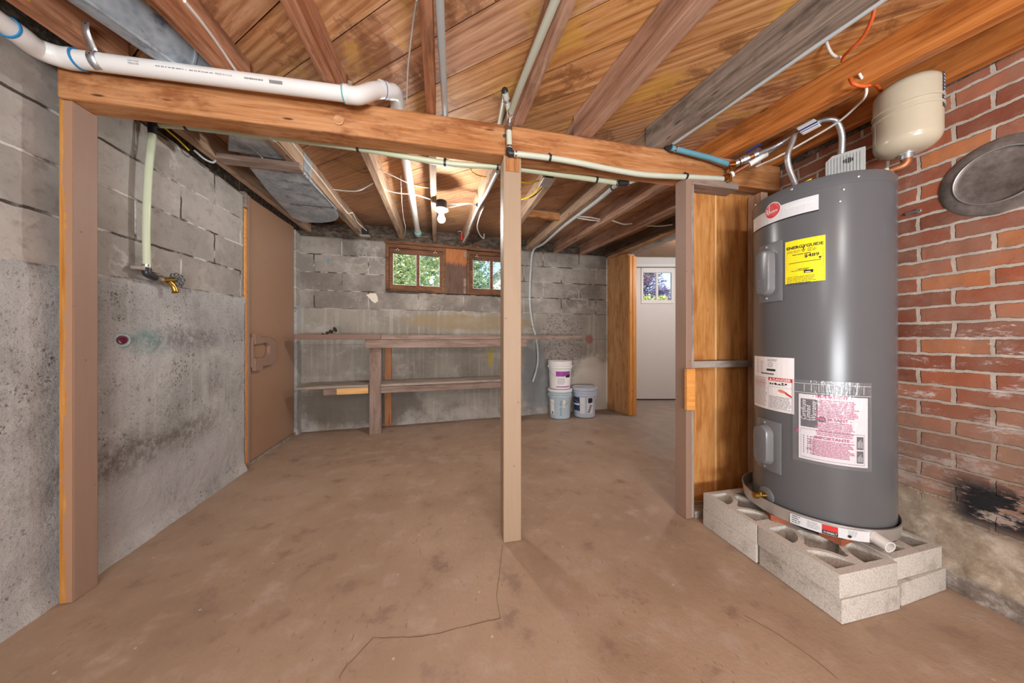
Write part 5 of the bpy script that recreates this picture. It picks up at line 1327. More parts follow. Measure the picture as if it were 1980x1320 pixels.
if E1.y > back_v(E1.x)-0.02: E1 = E1
obj('pipe', MB().tube([E0, E1], r_*0.93, 24), 'pvc', pv, smooth=50)
ed = (E1-E0).normalized(); collar(E1-ed*0.02, ed, 'pvc_teal', r_+0.008, 0.012)
obj('coupling', MB().tube([E1-ed*0.012, E1+ed*0.05], r_+0.006, 24), 'pvc', pv, smooth=50)
# printing along the pipe
px_, py_ = dirm, Vector((0, -1, 0)); pz_ = Vector((-dirm.z, 0, dirm.x))
def pipe_text(s, t, dz, size, mat='ink'):
    dz -= 0.0135
    me = text_mesh(s, size); m = MB(); a = dz/r_
    o0 = A1.lerp(A2, t)
    m.merge_mesh(me, lambda co: o0 + px_*co.x + (py_*cos((co.y+dz)/r_) + pz_*sin((co.y+dz)/r_))*(r_+0.0006)); bpy.data.meshes.remove(me)
    obj('pipe_print', m, mat, pv)
pipe_text('PVC', 0.06, 0.003, 0.013); pipe_text('NOT FOR', 0.195, 0.010, 0.008); pipe_text('PRESSURE', 0.195, 0.001, 0.008)
pipe_text('MADE IN U.S.A.', 0.50, 0.003, 0.009)
m = MB()
rndp = random.Random(3)
for k in range(60):
    t = 0.29 + 0.0034*k
    if rndp.random() < 0.75: m.obox(A1.lerp(A2, t)+(py_*cos(-0.25)+pz_*sin(-0.25))*(r_+0.0005), px_*0.0009, (py_*cos(-0.25)+pz_*sin(-0.25))*0.0003, (pz_*cos(-0.25)-py_*sin(-0.25))*(0.0010+0.0012*rndp.random()))
obj('pipe_print', m, 'ink', pv); m = MB()
for k in range(13):
    m.obox(A1.lerp(A2, 0.705+0.004*k)+(py_*cos(-0.33)+pz_*sin(-0.33))*(r_+0.0005), px_*0.0012, (py_*cos(-0.33)+pz_*sin(-0.33))*0.0003, (pz_*cos(-0.33)-py_*sin(-0.33))*0.006)
obj('pipe_print', m, 'ink', pv); m = MB()
for k in range(16): m.obox(A1.lerp(A2, 0.61+0.0045*k)+(py_*cos(-0.30)+pz_*sin(-0.30))*(r_+0.0005), px_*0.0012, (py_*cos(-0.30)+pz_*sin(-0.30))*0.0003, (pz_*cos(-0.30)-py_*sin(-0.30))*(0.002+0.0015*rndp.random()))
obj('pipe_print', m, 'ink', pv)
# perforated hanger strap
tt = (on_v(192, 112, VP).x - A1.x)/(A2.x-A1.x); pc_ = A1.lerp(A2, tt); s0 = on_v(166, 40, 1.40)
path = [s0, s0.lerp(pc_+Vector((0, -0.034, 0.028)), 0.5)+Vector((0.002, -0.006, 0))]
for i in range(8):
    a = radians(62 - 140*i/7); path.append(pc_ + Vector((0.006*i/7, -cos(a)*(r_+0.0025), sin(a)*(r_+0.0025))))
m = MB(); P = smooth_path(path, 4); bx = Vector((1, -0.1, 0.1)).normalized()*0.0135
for i, p in enumerate(P): m.v += [p-bx, p+bx]
for i in range(len(P)-1): m.f.append([2*i, 2*i+1, 2*i+3, 2*i+2]); m.mi.append(0)
ps = obj('pipe_strap', m, 'steel', smooth=60); tag(ps, 'perforated steel strap hanging the white drain pipe from a joist', 'strap')
sm = ps.modifiers.new('t', 'SOLIDIFY'); sm.thickness = 0.0014; sm.offset = 0
for f_ in (0.05, 0.25, 0.40, 0.55):
    p = P[int(f_*(len(P)-1))]; q = P[int(f_*(len(P)-1))+1]; nrm = bx.cross(q-p).normalized()
    if nrm.y > 0: nrm = -nrm
    obj('strap_hole', MB().lathe([(0.0032, 0), (0.0032, 0.0003)], p+nrm*0.0009, nrm, 10), 'dark_fit', ps)

# ================================================================== WATER TUBING
PXR = 0.0145
def tubing(name, label, pts, mat='pex', r=PXR, n=6, cat='pipe'):
    root = empty(name, Vector(pts[0]), label, cat)
    obj('tube', MB().tube(smooth_path(pts, n), r, 14), mat, root, smooth=60)
    return root
def clamp(root, p, d, hang=None, mat='dark_fit', r=PXR):
    d = Vector(d).normalized(); m = MB(); m.tube([Vector(p)-d*0.006, Vector(p)+d*0.006], r+0.004, 14)
    if hang is not None: m.tube([Vector(p), Vector(p)+Vector(hang)], 0.004, 8)
    return obj('pipe_clamp', m, mat, root, smooth=50)
def crimp(root, p, d, r=PXR):
    d = Vector(d).normalized(); return obj('crimp_ring', MB().tube([Vector(p)-d*0.005, Vector(p)+d*0.005], r+0.002, 14), 'crimp', root, smooth=50)
def elbow(root, a, c, b, mat='dark_fit', r=0.013): return obj('elbow_fitting', MB().tube(smooth_path([a, c, b], 5), r, 12), mat, root, smooth=50)

# green-white tube on the left wall and along the back of the beam
wlp = lambda x, y, o: on_left(x, y, o)
V0 = wlp(284, 518, 0.045); V1 = wlp(283, 440, 0.045); V2 = wlp(287, 340, 0.05); V3 = wlp(295, 256, 0.05)
H = [on_v(306, 241, V3.y-0.01), on_v(360, 245, 1.86), on_v(520, 264, 1.69), on_v(690, 286, 1.635), on_v(860, 315, 1.622), on_v(966, 322, 1.622), on_v(1008, 327, 1.622), on_v(1190, 353, 1.622)]
px1 = tubing('water_tube', 'pale green water tube down the left wall and along behind the beam', [V0, V1, V2, V3], 'pex_green', 0.0148)
obj('tube', MB().tube(smooth_path(H, 8), PXR, 14), 'pex_green', px1, smooth=60)
elbow(px1, V3+Vector((0, 0, -0.01)), Vector((V3.x, V3.y, H[0].z+0.004)), H[0]+Vector((0.012, -0.006, 0)), r=0.017)
for (x, y, v) in ((362, 246, 1.86), (527, 266, 1.69)):
    p = on_v(x, y, v); clamp(px1, p, (1, -0.15, 0), (0, 0, 0.05), 'steel' if x > 400 else 'dark_fit')
for (x, y, v) in ((692, 286, 1.635), (860, 315, 1.622), (962, 322, 1.622), (1153, 347, 1.622)): clamp(px1, on_v(x, y, v), (1, 0, -0.02), (0, -0.02, 0.035))
wb_ = wlp(276, 524, 0.02)
m = MB(); m.obox(wb_+Vector((0.012, 0, 0.008)), Vector((0.02, 0, 0)), Vector((0, 0.055, 0)), Vector((0, 0, 0.009)))
obj('wall_bracket', m, 'weathered', px1, bevel=0.003)
crimp(px1, V0+Vector((0, 0, 0.012)), (0, 0, 1), 0.0165)
k0 = V0+Vector((0.002, 0, -0.03)); k1 = wlp(300, 537, 0.05); k2 = wlp(318, 541, 0.05); k3 = wlp(340, 541, 0.05)
elbow(px1, V0, k0, k1, r=0.017)
obj('nipple', MB().tube([k1, k2], 0.011, 12), 'weathered', px1, smooth=50)
sp = MB(); sp.tube([wlp(314, 541, 0.05), wlp(333, 541, 0.05)], 0.016, 14); ob_ = wlp(325, 544, 0.05); sp.tube(smooth_path([ob_, ob_+Vector((0.01, 0.02, -0.025)), ob_+Vector((0.016, 0.025, -0.06))], 5), [0.013]*10+[0.017], 14)
hb = obj('hose_bib', sp, 'brass', px1, smooth=50)
hp = wlp(343, 540, 0.055); axv = (wlp(343, 540, 0.055)-wlp(325, 541, 0.05)).normalized()
obj('valve_stem', MB().tube([wlp(330, 541, 0.05), hp], 0.006, 10), 'brass', hb, smooth=50)
hw_ = MB(); hax = Vector((0.75, -0.3, 0.1)).normalized()
for i in range(8): 
    a = 2*pi*i/8; ex = hax.cross(Vector((0, 0, 1))).normalized(); ey = hax.cross(ex)
    hw_.torus(hp + (ex*cos(a)+ey*sin(a))*0.026, hax, 0.009, 0.004, 12, 6)
hw_.torus(hp, hax, 0.010, 0.005, 12, 6)
for i in range(4):
    a = pi*i/4; hw_.obox(hp, (ex*cos(a)+ey*sin(a))*0.022, hax*0.002, hax.cross(ex*cos(a)+ey*sin(a))*0.003)
obj('handwheel', hw_, 'dark_fit', hb, smooth=60)

# branch behind the beam: along the far joist and down the back wall
q0 = on_v(1198, 354, 1.625); q1 = on_v(1186, 362, 1.74); q2 = on_v(1150, 392, 2.05); q3 = on_v(1090, 437, 2.75); q4 = on_v(1052, 470, 3.5); 
q5 = on_back(1031, 484, 0.06); q6 = on_back(1026, 520, 0.035); q7 = on_back(1024, 580, 0.03); q8 = on_back(1029, 625, 0.03); q9 = on_back(1037, 655, 0.03); q10 = on_back(1040, 690, 0.05); q11 = on_back(1037, 715, 0.06); q12 = on_back(1030, 738, 0.07)
px2 = tubing('water_hose', 'white hose along a far joist and down the back wall, loose end by the buckets', [q0, q1, q2, q3, q4, q5, q6, q7, q8, q9, q10, q11, q12], 'pex_grey', 0.0145)
obj('tee_fitting', MB().tube([q0+Vector((-0.012, 0, 0)), q0+Vector((0.05, 0, 0.006))], 0.019, 14), 'dark_fit', px2, smooth=50)
clamp(px2, q1, q2-q0, None); crimp(px2, q0+Vector((0.055, 0.0, 0.006)), (1, 0, 0.1))
obj('tube', MB().tube([q0+Vector((0.05, 0, 0.008)), q0+Vector((0.13, -0.03, 0.035))], PXR, 14), 'pex', px2, smooth=60)
clamp(px2, on_back(1023, 578, 0.03), (0, 0, 1), (0, 0.04, 0), 'steel'); clamp(px2, on_back(1030, 632, 0.03), (0.1, 0, 1), (0, 0.04, 0), 'brass')

# cream tube on the front of the beam
VF = 1.478
f0 = on_v(985, 296, VF); FP = [f0+Vector((0.02, 0, 0)), on_v(1060, 305, VF), on_v(1110, 313, VF), on_v(1180, 327, VF), on_v(1240, 337, VF), on_v(1300, 341, VF), on_v(1350, 343, VF), on_v(1398, 346, VF)]
px3 = tubing('water_tube', 'cream water tube sagging across the front of the beam right of the centre post', FP, 'pex', PXR)
for x, y in ((1063, 305), (1326, 341)): clamp(px3, on_v(x, y, VF), (1, 0, -0.05), (0, 0.006, 0.028))
rp0 = on_v(984, 250, VF-0.006); 
obj('tube', MB().tube([f0+Vector((0.0, 0, 0.02)), rp0], PXR, 14), 'pex', px3, smooth=60)
elbow(px3, f0+Vector((0, 0, 0.022)), f0, f0+Vector((0.022, 0, 0)), r=0.016); crimp(px3, f0+Vector((0, 0, 0.030)), (0, 0, 1)); crimp(px3, f0+Vector((0.032, 0, -0.001)), (1, 0, 0)); crimp(px3, rp0+Vector((0, 0, -0.006)), (0, 0, 1))
t0 = Vector((rp0.x, rp0.y, rp0.z+0.01)); t1 = on_z(987, 220, 2.105)
obj('tee_fitting', MB().tube(smooth_path([rp0, t0, on_z(986, 232, 2.12), t1], 4), 0.017, 14), 'crimp', px3, smooth=50)
TJ = [t1]
for (x, y) in ((1003, 175), (1025, 120), (1048, 64), (1071, 8)):
    q = on_z(x, y, 2.09); v_ = q.y; q = on_z(x, y, zb(v_)-0.018); TJ.append(q)
last = TJ[-1]; dj = (TJ[-1]-TJ[-2]).normalized(); TJ += [last+dj*0.3, last+dj*0.7]
obj('tube', MB().tube(smooth_path(TJ, 5), PXR, 14), 'pex', px3, smooth=60); crimp(px3, TJ[0].lerp(TJ[1], 0.1), TJ[1]-TJ[0])
s0_ = on_z(985, 215, 2.12); s1_ = on_z(977, 180, 2.17)
obj('tube', MB().tube(smooth_path([s0_, on_z(982, 200, 2.15), s1_], 5), PXR, 14), 'pex', px3, smooth=60)
elbow(px3, on_z(979, 192, 2.165), on_z(976, 176, 2.185), on_z(975, 190, 2.195), r=0.016); crimp(px3, on_z(981, 196, 2.155), s1_-s0_)
obj('tube', MB().tube([on_z(975, 192, 2.195), on_v(966, 240, 1.72)+Vector((0, 0, 0.0))], PXR*0.95, 14), 'pex', px3, smooth=60)

# straight grey tube beside the centre joist, crossing over the beam
g0 = on_z(861, 226, 2.16); g1 = on_z(850, 0, 2.105); gd = (g0-g1).normalized()
px4 = tubing('water_tube', 'straight grey-white tube beside the narrow joist at the picture top centre', [g1-gd*2.0, g1, g0, g0+gd*0.12], 'pex_grey', PXR, 2)
clamp(px4, on_z(862, 318, 2.12), (1, 0, 0), (0, 0, 0.05))

# grey tube along the weathered joist with the blue branch to the heater
tu = lambda v: 1.175 + 0.115*(BV-v) + 0.0375 + 0.0165
j1 = Vector((tu(1.50), 1.50, zb(1.50)+0.012)); j0 = Vector((tu(0.7), 0.7, zb(0.7)+0.012)); jd = (j0-j1).normalized()
px5 = tubing('water_tube', 'grey tube along the dark weathered joist ending in a blue branch', [j1, j0, j0+jd*1.0], 'pex_grey', PXR*0.95, 2)
b0 = Vector((j1.x-0.005, j1.y+0.0, j1.z-0.004)); BP = [b0, on_v(1298, 286, 1.462), on_v(1340, 297, 1.455), on_v(1375, 306, 1.45), on_v(1410, 318, 1.445)]
obj('blue_tube', MB().tube(smooth_path(BP[1:], 5), PXR, 14), 'pex_blue', px5, smooth=60)
elbow(px5, j1+jd*0.03, on_v(1290, 284, 1.49), on_v(1303, 287, 1.462), r=0.017); crimp(px5, on_v(1305, 288, 1.461), (1, 0, -0.1))

# grey-white tube on the far joist near the red tube
e0 = on_v(962, 332, 1.72); ep = [e0, on_z(940, 375, 2.14), on_z(925, 400, 2.18), on_z(912, 430, 2.20), on_z(905, 450, 2.215), on_z(896, 467, 2.225)]
px6 = tubing('conduit_tube', 'pale tube clipped down the side of the far joist, left of the centre post', ep, 'pex_grey', 0.012)
for x, y, z in ((924, 396, 2.185), (909, 445, 2.21)): clamp(px6, on_z(x, y, z), ep[2]-ep[1], None, 'dark_fit', 0.012)

# ================================================================== COPPER AND FLEXIBLE HOSES
def corrugated(path, r, n):
    P = smooth_path(path, 14); L = [0]
    for a, b in zip(P, P[1:]): L.append(L[-1]+(b-a).length)
    Q, R = [], []
    tot = L[-1]; N = int(tot/0.0035)
    j = 0
    for i in range(N+1):
        s = tot*i/N
        while j < len(L)-2 and L[j+1] < s: j += 1
        t = (s-L[j])/max(1e-6, L[j+1]-L[j]); Q.append(P[j].lerp(P[j+1], t)); R.append(r*(1.0 if i % 2 else 0.86))
    return MB().tube(Q, R, 12)
PA, PB = Vector((1.665, 1.150, HZ1+0.003)), Vector((1.850, 1.075, HZ1+0.003))
c0 = on_v(1414, 320, 1.44); c1 = on_v(1440, 308, 1.40); c2 = on_v(1466, 297, 1.36)
cold = empty('cold_supply', c0, 'cold water line with blue-handled valve and steel flexible hose into the heater', 'water line')
obj('copper_tee', MB().tube([c0-Vector((0.02, 0, 0)), c0+Vector((0.012, -0.012, 0))], 0.016, 12), 'copper', cold, smooth=50)
obj('copper_tee_outlet', MB().tube([c0, c0+Vector((0, 0, -0.035))], 0.009, 10), 'brass', cold, smooth=50)
obj('copper_run', MB().tube([c0, c2], 0.0115, 12), 'copper_dull', cold, smooth=50)
vl = MB(); dcc = (c2-c0).normalized()
for a, b, r__ in ((0.16, 0.28, 0.019), (0.34, 0.66, 0.020), (0.44, 0.56, 0.024), (0.84, 0.99, 0.017)): vl.tube([c0.lerp(c2, a), c0.lerp(c2, b)], r__, 14)
obj('ball_valve', vl, 'steel', cold, smooth=40)
hv = c0.lerp(c2, 0.52)+Vector((0, 0, 0.028)); m = MB(); m.tube([c0.lerp(c2, 0.5), hv+Vector((0, 0, 0.004))], 0.006, 8); obj('valve_stem', m, 'brass', cold, smooth=40)
hd1 = on_v(1471, 281, 1.34); m = MB(); hx = (hd1-hv); m.obox(hv+hx*0.5+Vector((0, 0, 0.008)), hx*0.5, Vector((-hx.y, hx.x, 0)).normalized()*0.009, Vector((0, 0, 0.003))); obj('valve_handle', m, 'blue_grip', cold, bevel=0.002)
FA = [c2, on_v(1497, 284, 1.31), on_v(1520, 271, 1.26), on_v(1534, 263, 1.22), on_v(1532, 275, 1.20), on_v(1523, 300, 1.18), on_v(1526, 325, 1.165), PA+Vector((0, 0, 0.05)), PA]
obj('flexible_hose', corrugated(FA, 0.0125, 0), 'steel', cold, smooth=30)
h0 = on_v(1400, 346, VF); h1 = on_v(1412, 339, 1.445); h2 = on_v(1448, 318, 1.40); h3 = on_v(1482, 298, 1.36)
hot = empty('hot_outlet', h0, 'hot water line looping over the heater in a steel flexible hose with a paper tag', 'water line')
obj('copper_elbow', MB().tube([h0, h1], 0.016, 12), 'copper', hot, smooth=50); obj('elbow_outlet', MB().tube([h1, h1+Vector((0, 0, -0.035))], 0.009, 10), 'brass', hot, smooth=50)
obj('copper_run', MB().tube([h1, h2], 0.0115, 12), 'copper_dull', hot, smooth=50)
obj('white_collar', MB().tube([h1.lerp(h2, 0.02), h1.lerp(h2, 0.14)], 0.018, 14), 'white_line', hot, smooth=50)
obj('white_sleeve', MB().tube([h2, h3], 0.0155, 14), 'white_line', hot, smooth=50)
FB = [h3, on_v(1515, 276, 1.31), on_v(1545, 254, 1.25), on_v(1575, 238, 1.19), on_v(1600, 231, 1.14), on_v(1618, 236, 1.11), on_v(1628, 262, 1.09), PB+Vector((-0.003, 0.005, 0.16)), PB+Vector((0, 0, 0.06)), PB]
obj('flexible_hose', corrugated(FB, 0.0125, 0), 'steel', hot, smooth=30)
ta, tb_ = on_v(1542, 256, 1.252), on_v(1574, 239, 1.19)
dd = (tb_-ta).normalized(); w_ = Vector((dd.x*0.25, dd.y*0.25-0.25, -0.94)).normalized()
m = MB(); m.obox((ta+tb_)/2+w_*0.006+Vector((-0.004, -0.012, 0)), (tb_-ta)*0.56, w_*0.026, dd.cross(w_).normalized()*0.0145); tg = obj('paper_tag', m, 'paper', hot, bevel=0.006)
nrm_ = dd.cross(w_).normalized(); 
if nrm_.y > 0: nrm_ = -nrm_
m = MB(); m.obox((ta+tb_)/2+w_*0.012+Vector((-0.004, -0.012, 0))+nrm_*0.0150, (tb_-ta)*0.55, w_*0.004, nrm_*0.0004); m.obox((ta+tb_)/2+w_*0.027+Vector((-0.004, -0.012, 0))+nrm_*0.0150, (tb_-ta)*0.50, w_*0.002, nrm_*0.0004)
obj('tag_stripe', m, 'blue_grip', tg)

# ================================================================== DUCTS
d0 = on_z(372, 124, 2.188); dvec = (on_z(372, 124, 2.188) - on_z(205, 0, 2.174)); dvec.normalize()
rd = empty('round_duct', d0, 'round grey metal duct running between two near joists above the drain pipe', 'duct')
dk = d0-dvec*0.62
dk2 = Vector((dk.x-0.02, dk.y-0.35, zb(dk.y-0.35)+0.055)); dk3 = Vector((dk.x-0.02, -2.3, zb(-2.3)+0.055))
obj('duct_tube', MB().tube([d0+dvec*0.06, d0-dvec*0.3] + smooth_path([dk, dk.lerp(dk2, 0.5)+Vector((-0.012, 0, 0)), dk2, dk3], 4), 0.074, 36), 'galv', rd, smooth=60)
sm_ = Vector((dvec.y, -dvec.x, 0)).normalized()
obj('lock_seam', MB().tube([d0+dvec*0.06+Vector((0.03, 0, -0.067)), d0-dvec*0.62+Vector((0.03, 0, -0.067))], 0.007, 8), 'galv', rd, smooth=60)
obj('duct_flange', MB().tube([d0-dvec*0.05, d0-dvec*0.042], 0.078, 36), 'galv', rd, smooth=40)
zf = lambda v: zb(v)-0.012
fd_ = empty('flat_duct', (-1.17, 2.4, 2.15), 'flat grey galvanised duct with a rounded end in front of the brown door', 'duct')
L0, L1 = on_z(442, 262, zf(1.9)), on_z(442, 308, zf(2.05))
m = MB(); z0 = zf(2.1)-0.0
# near boot
n_ = [on_z(443, 264, 2.118), on_z(441, 303, 2.128), on_z(560, 322, 2.128), on_z(505, 272, 2.118)]
m.prism([Vector((p.x, p.y, zb(p.y)+0.004)) for p in n_], (0, 0, 0.12)); obj('boot', m, 'galv', fd_, bevel=0.004)
m = MB(); n_ = [on_z(x, y, 2.13) for x, y in ((437, 275), (500, 281), (520, 268), (440, 255))]
obj('boot_seam', MB().tube(smooth_path([*[(lambda q: Vector((q.x, q.y, zb(q.y)+0.004)))(on_z(x, y, 2.148)) for x, y in ((452, 270), (478, 282), (503, 306), (516, 319))]], 5), 0.0035, 8), 'galv', fd_, smooth=60)
def arc_end(a, b, c, n=8):                         # quadratic through the rounded end
    return [a*(1-t)**2 + b*2*t*(1-t) + c*t*t for t in [i/n for i in range(n+1)]]
e_in = [on_z(478, 324, 2.13), on_z(588, 340, 2.13), on_z(652, 413, 2.165)]
out = [on_z(588, 339, 2.138), on_z(650, 411, 2.175)] + arc_end(on_z(652, 414, 2.176), on_z(664, 432, 2.18), on_z(622, 434, 2.185)) + [on_z(585, 433, 2.188), on_z(565, 424, 2.182), on_z(520, 375, 2.158), on_z(482, 327, 2.138)]
m = MB(); m.prism([Vector((p.x, p.y, zb(p.y)-0.022)) for p in out], (0, 0, 0.16)); obj('duct_body', m, 'galv', fd_, bevel=0.008)
m = MB(); p0_, p1_ = on_z(560, 402, 2.14), on_z(646, 410, 2.14); m.tube([Vector((p0_.x, p0_.y, zb(p0_.y)-0.022)), Vector((p1_.x, p1_.y, zb(p1_.y)-0.022))], 0.003, 8); obj('duct_seam', m, 'dark_fit', fd_)
m = MB(); pp_ = [on_z(*q, 2.15) for q in ((588, 338), (650, 411))]
m.tube([Vector((q.x+0.004, q.y, zb(q.y)-0.020)) for q in pp_], 0.006, 8); obj('duct_edge', m, 'galv', fd_, smooth=60)
a_, b_ = on_z(426, 313, 2.10), on_z(584, 331, 2.10)
o = lumber('duct_support', Vector((a_.x, a_.y, 2.105)), Vector((b_.x, b_.y, 2.105)), 0.075, 0.030, 'bench_wood'); tag(o, 'short wood cleat carrying the flat duct across two joists', 'cleat')

# ================================================================== LAMP
bc = Vector((-0.055, 2.545, 2.022))
lf = empty('ceiling_lamp', (bc.x, bc.y, 2.0), 'lit bare bulb in a white lampholder on a black box by a far joist', 'lamp')
m = MB(); m.lathe([(0.040, 0.0), (0.044, 0.003), (0.044, 0.062), (0.041, 0.066)], (bc.x, bc.y, 2.105), (0, 0, 1), 28); obj('box', m, 'black_plastic', lf, smooth=40)
obj('lampholder', MB().lathe([(0.020, -0.052), (0.022, -0.050), (0.022, -0.022), (0.026, -0.016), (0.052, -0.010), (0.057, -0.004), (0.057, 0.0), (0.054, 0.002)], (bc.x, bc.y, 2.104), (0, 0, 1), 32), 'white_porcelain', lf, smooth=40)
prof = [(0.013, 0.036), (0.0145, 0.030)] + [(0.030*sin(a), -0.030*cos(a)) for a in [radians(150 - 150*i/12) for i in range(13)]]
obj('bulb', MB().lathe(prof, bc, (0, 0, 1), 24), 'bulb_glow', lf, smooth=60)

# boxes -------------------------------------------------------------
def jbox(p, label, plate_dir):
    r = empty('junction_box', p, label, 'junction box')
    m = MB(); m.box((p.x-0.028, p.y-0.03, p.z), (p.x+0.028, p.y+0.03, p.z+0.075)); obj('box', m, 'black_plastic', r, bevel=0.004)
    m = MB(); m.obox(p+Vector(plate_dir[0]), *plate_dir[1:]); obj('cover_plate', m, 'alu', r, bevel=0.002)
p = on_z(703, 455, 2.165); p.x += 0.015
jbox(p, 'black junction box with a metal plate at the far joist end left of the windows', ((0.0, -0.002, -0.004), (0.05, 0, 0), (0, 0.035, 0), (0, 0, 0.003)))
p = on_z(1057, 352, 2.085); p.x += 0.01
jbox(p, 'black junction box with a metal plate right of the centre post behind the beam', ((-0.01, -0.004, -0.004), (0.038, 0, 0), (0, 0.055, 0), (0, 0, 0.003)))

# ================================================================== CABLES
def cable(label, pts, r=0.0042, mat='cable_white', name='cable', cat='cable'):
    o = obj(name, MB().tube(smooth_path(pts, 7), r, 8), mat, smooth=60); return tag(o, label, cat)
zj = lambda x, y, d=0.0: (lambda q: on_z(x, y, zb(q.y)+d))(on_z(x, y, 2.16))
cable('white cable stapled along the pale joist right of the flat duct', [zj(553, 262, -.006), zj(580, 295, -.006), zj(597, 318, -.006), zj(625, 352, -.006), zj(655, 392, -.006), zj(678, 418, -.006), zj(692, 440, -.006), zj(700, 452, -.012), zj(702, 456, -.02)])
cable('second white cable looped beside the first near the black junction box', [zj(660, 397, -.007), zj(672, 412, -.02), zj(682, 412, -.010), zj(690, 428, -.012), zj(700, 438, -.02), zj(709, 446, -.02)])
cable('white cable along the underside of the near joist right of the round duct', [zj(357, 2, -.006), zj(390, 42, -.006), zj(425, 90, -.006), zj(452, 130, -.006), zj(462, 142, 0.0)], 0.005)
cable('white cable swagged between two far joists left of the lamp', [zj(644, 366, .05), zj(668, 369, .03), zj(690, 369, .02), zj(706, 363, .04), zj(722, 354, .06)])
cable('white cable swagged from the pale joist across the drain pipe towards the lamp', [zj(734, 355, .05), zj(746, 367, .03), zj(770, 373, .02), zj(800, 376, .02), zj(822, 382, .03), zj(836, 387, .04)])
cable('white cable leaving the lamp box to the joist on its right, upper of two', [Vector((bc.x+0.042, bc.y, 2.150)), zj(882, 394, .0), zj(905, 393, .0), zj(922, 395, .02)])
cable('white cable leaving the lamp box to the joist on its right, lower of two', [Vector((bc.x+0.042, bc.y, 2.118)), zj(882, 398, -.01), zj(905, 394, -.004), zj(922, 397, .015)])
cable('thin brown wire crossing the boards left of the lamp', [zj(655, 295, .06), zj(675, 320, .05), zj(700, 333, .04), zj(716, 333, .07)], 0.0025, 'cable_brown')
cable('thin grey cable crossing behind the long white pipe', [zj(722, 322, .06), zj(760, 340, .05), zj(800, 358, .05), zj(832, 364, .08)], 0.003)
cable('thin pale cord hanging behind the beam left of the lamp', [zj(775, 340, .10), zj(777, 390, .05), zj(780, 420, 0.02), zj(784, 440, -.02), zj(782, 456, -.03)], 0.003)
cable('thin grey line up the ceiling left of the narrow joist', [zj(806, 0, .06), zj(797, 60, .07), zj(789, 130, .07), zj(786, 200, .06)], 0.003, 'pex_grey')
cable('yellow cable looping behind the beam left of the centre post', [zj(899, 305, .06), zj(908, 326, .04), zj(922, 338, .04), zj(942, 342, .06)], 0.004, 'cable_yellow')
cable('yellow cable short loop just left of the centre post', [zj(962, 345, .06), zj(970, 352, .03), zj(973, 364, .02)], 0.004, 'cable_yellow')
cable('yellow cable reaching the grey-lidded box right of the centre post, upper one', [zj(1008, 352, .05), zj(1025, 353, .04), zj(1043, 349, .05)], 0.005, 'cable_yellow')
cable('yellow cable dropping from the grey-lidded box behind the centre post, lower one', [zj(1008, 386, .06), zj(1024, 380, .03), zj(1036, 371, .01), zj(1044, 359, .0)], 0.006, 'cable_yellow')
cable('white cable pair strung through the far joists left of the doorway, upper one', [zj(1113, 418, .03), zj(1140, 420, .03), zj(1160, 424, .05)], 0.006)
cable('white cable pair strung through the far joists left of the doorway, lower one', [zj(1115, 421, .03), zj(1140, 425, .02), zj(1158, 427, .04)], 0.006)
cable('white cable sagging between the two far joists nearest the doorway', [zj(1183, 426, .03), zj(1205, 433, .02), zj(1222, 432, .05)], 0.006)
cable('white cable next to the hall doorway head, in the last joist bay', [zj(1250, 436, .03), zj(1275, 437, .02), zj(1300, 434, .04)], 0.006)
cable('yellow cable at the top left corner above the drain pipe', [zj(46, -8, .02), zj(62, 8, .02), zj(78, 20, .03), zj(92, 30, .05)], 0.005, 'cable_yellow')
cable('yellow cable against the left wall top behind the green tube', [on_left(300, 228, .05), on_left(322, 250, .06), on_left(345, 270, .06), on_left(365, 290, .05)], 0.0045, 'cable_yellow')
cable('grey cable curled at the left wall top near the flat duct', [on_left(375, 290, .06), on_left(395, 307, .09), on_left(412, 314, .11), on_left(418, 306, .12)], 0.006, 'pex_grey')
cable('cream cable hanging from the far joist right of the red tube', [zj(935, 400, .02), zj(927, 420, -.02), zj(923, 438, -.03), zj(927, 452, -.03), zj(935, 461, -.03), zj(936, 452, 0.0)], 0.006)
cable('white electric cable from the pipe valves up to the orange joist', [on_v(1462, 322, 1.40), on_v(1500, 305, 1.32), on_v(1560, 272, 1.2), on_v(1620, 236, 1.08), on_v(1655, 206, 1.0), on_v(1673, 186, .94), on_v(1674, 166, .93), on_v(1661, 142, .93)], 0.005)
cable('orange cable hanging in a loop from the top edge of the picture', [on_v(1689, -15, .78), on_v(1692, 8, .78), on_v(1685, 40, .80), on_v(1668, 72, .84), on_v(1646, 95, .88), on_v(1632, 108, .915), on_v(1629, 118, .935)], 0.006, 'cable_orange')
cable('orange cable end dipping behind the expansion tank', [on_v(1643, 152, .95), on_v(1650, 162, .93), on_v(1670, 167, .92), on_v(1692, 164, .93), on_v(1704, 176, .96)], 0.006, 'cable_orange')
cable('white cable hanging in a short loop beside the orange cable', [on_v(1597, 38, .93), on_v(1594, 60, .93), on_v(1601, 90, .93), on_v(1612, 107, .935), on_v(1630, 112, .94)], 0.005)
p = zj(893, 458, .03); m = MB(); m.tube([p+Vector((0, 0, -0.04)), p+Vector((0, 0, 0.045))], 0.014, 14); o = obj('red_tube', m, 'fuse_red', smooth=40); tag(o, 'small red tube on the rim board above the right window', 'tube')
obj('wire_loop', MB().tube(smooth_path([p+Vector((0, 0, 0.045)), p+Vector((-0.01, -0.01, 0.065)), p+Vector((-0.045, -0.01, 0.055))], 5), 0.003, 6), 'pex_grey', o, smooth=60)
p = on_back(920, 473, -0.02); o = obj('rusty_ring', MB().torus(p, NB, 0.022, 0.008, 20, 8), 'rust', smooth=60); tag(o, 'small rusty ring on the rim board above the right window', 'ring')

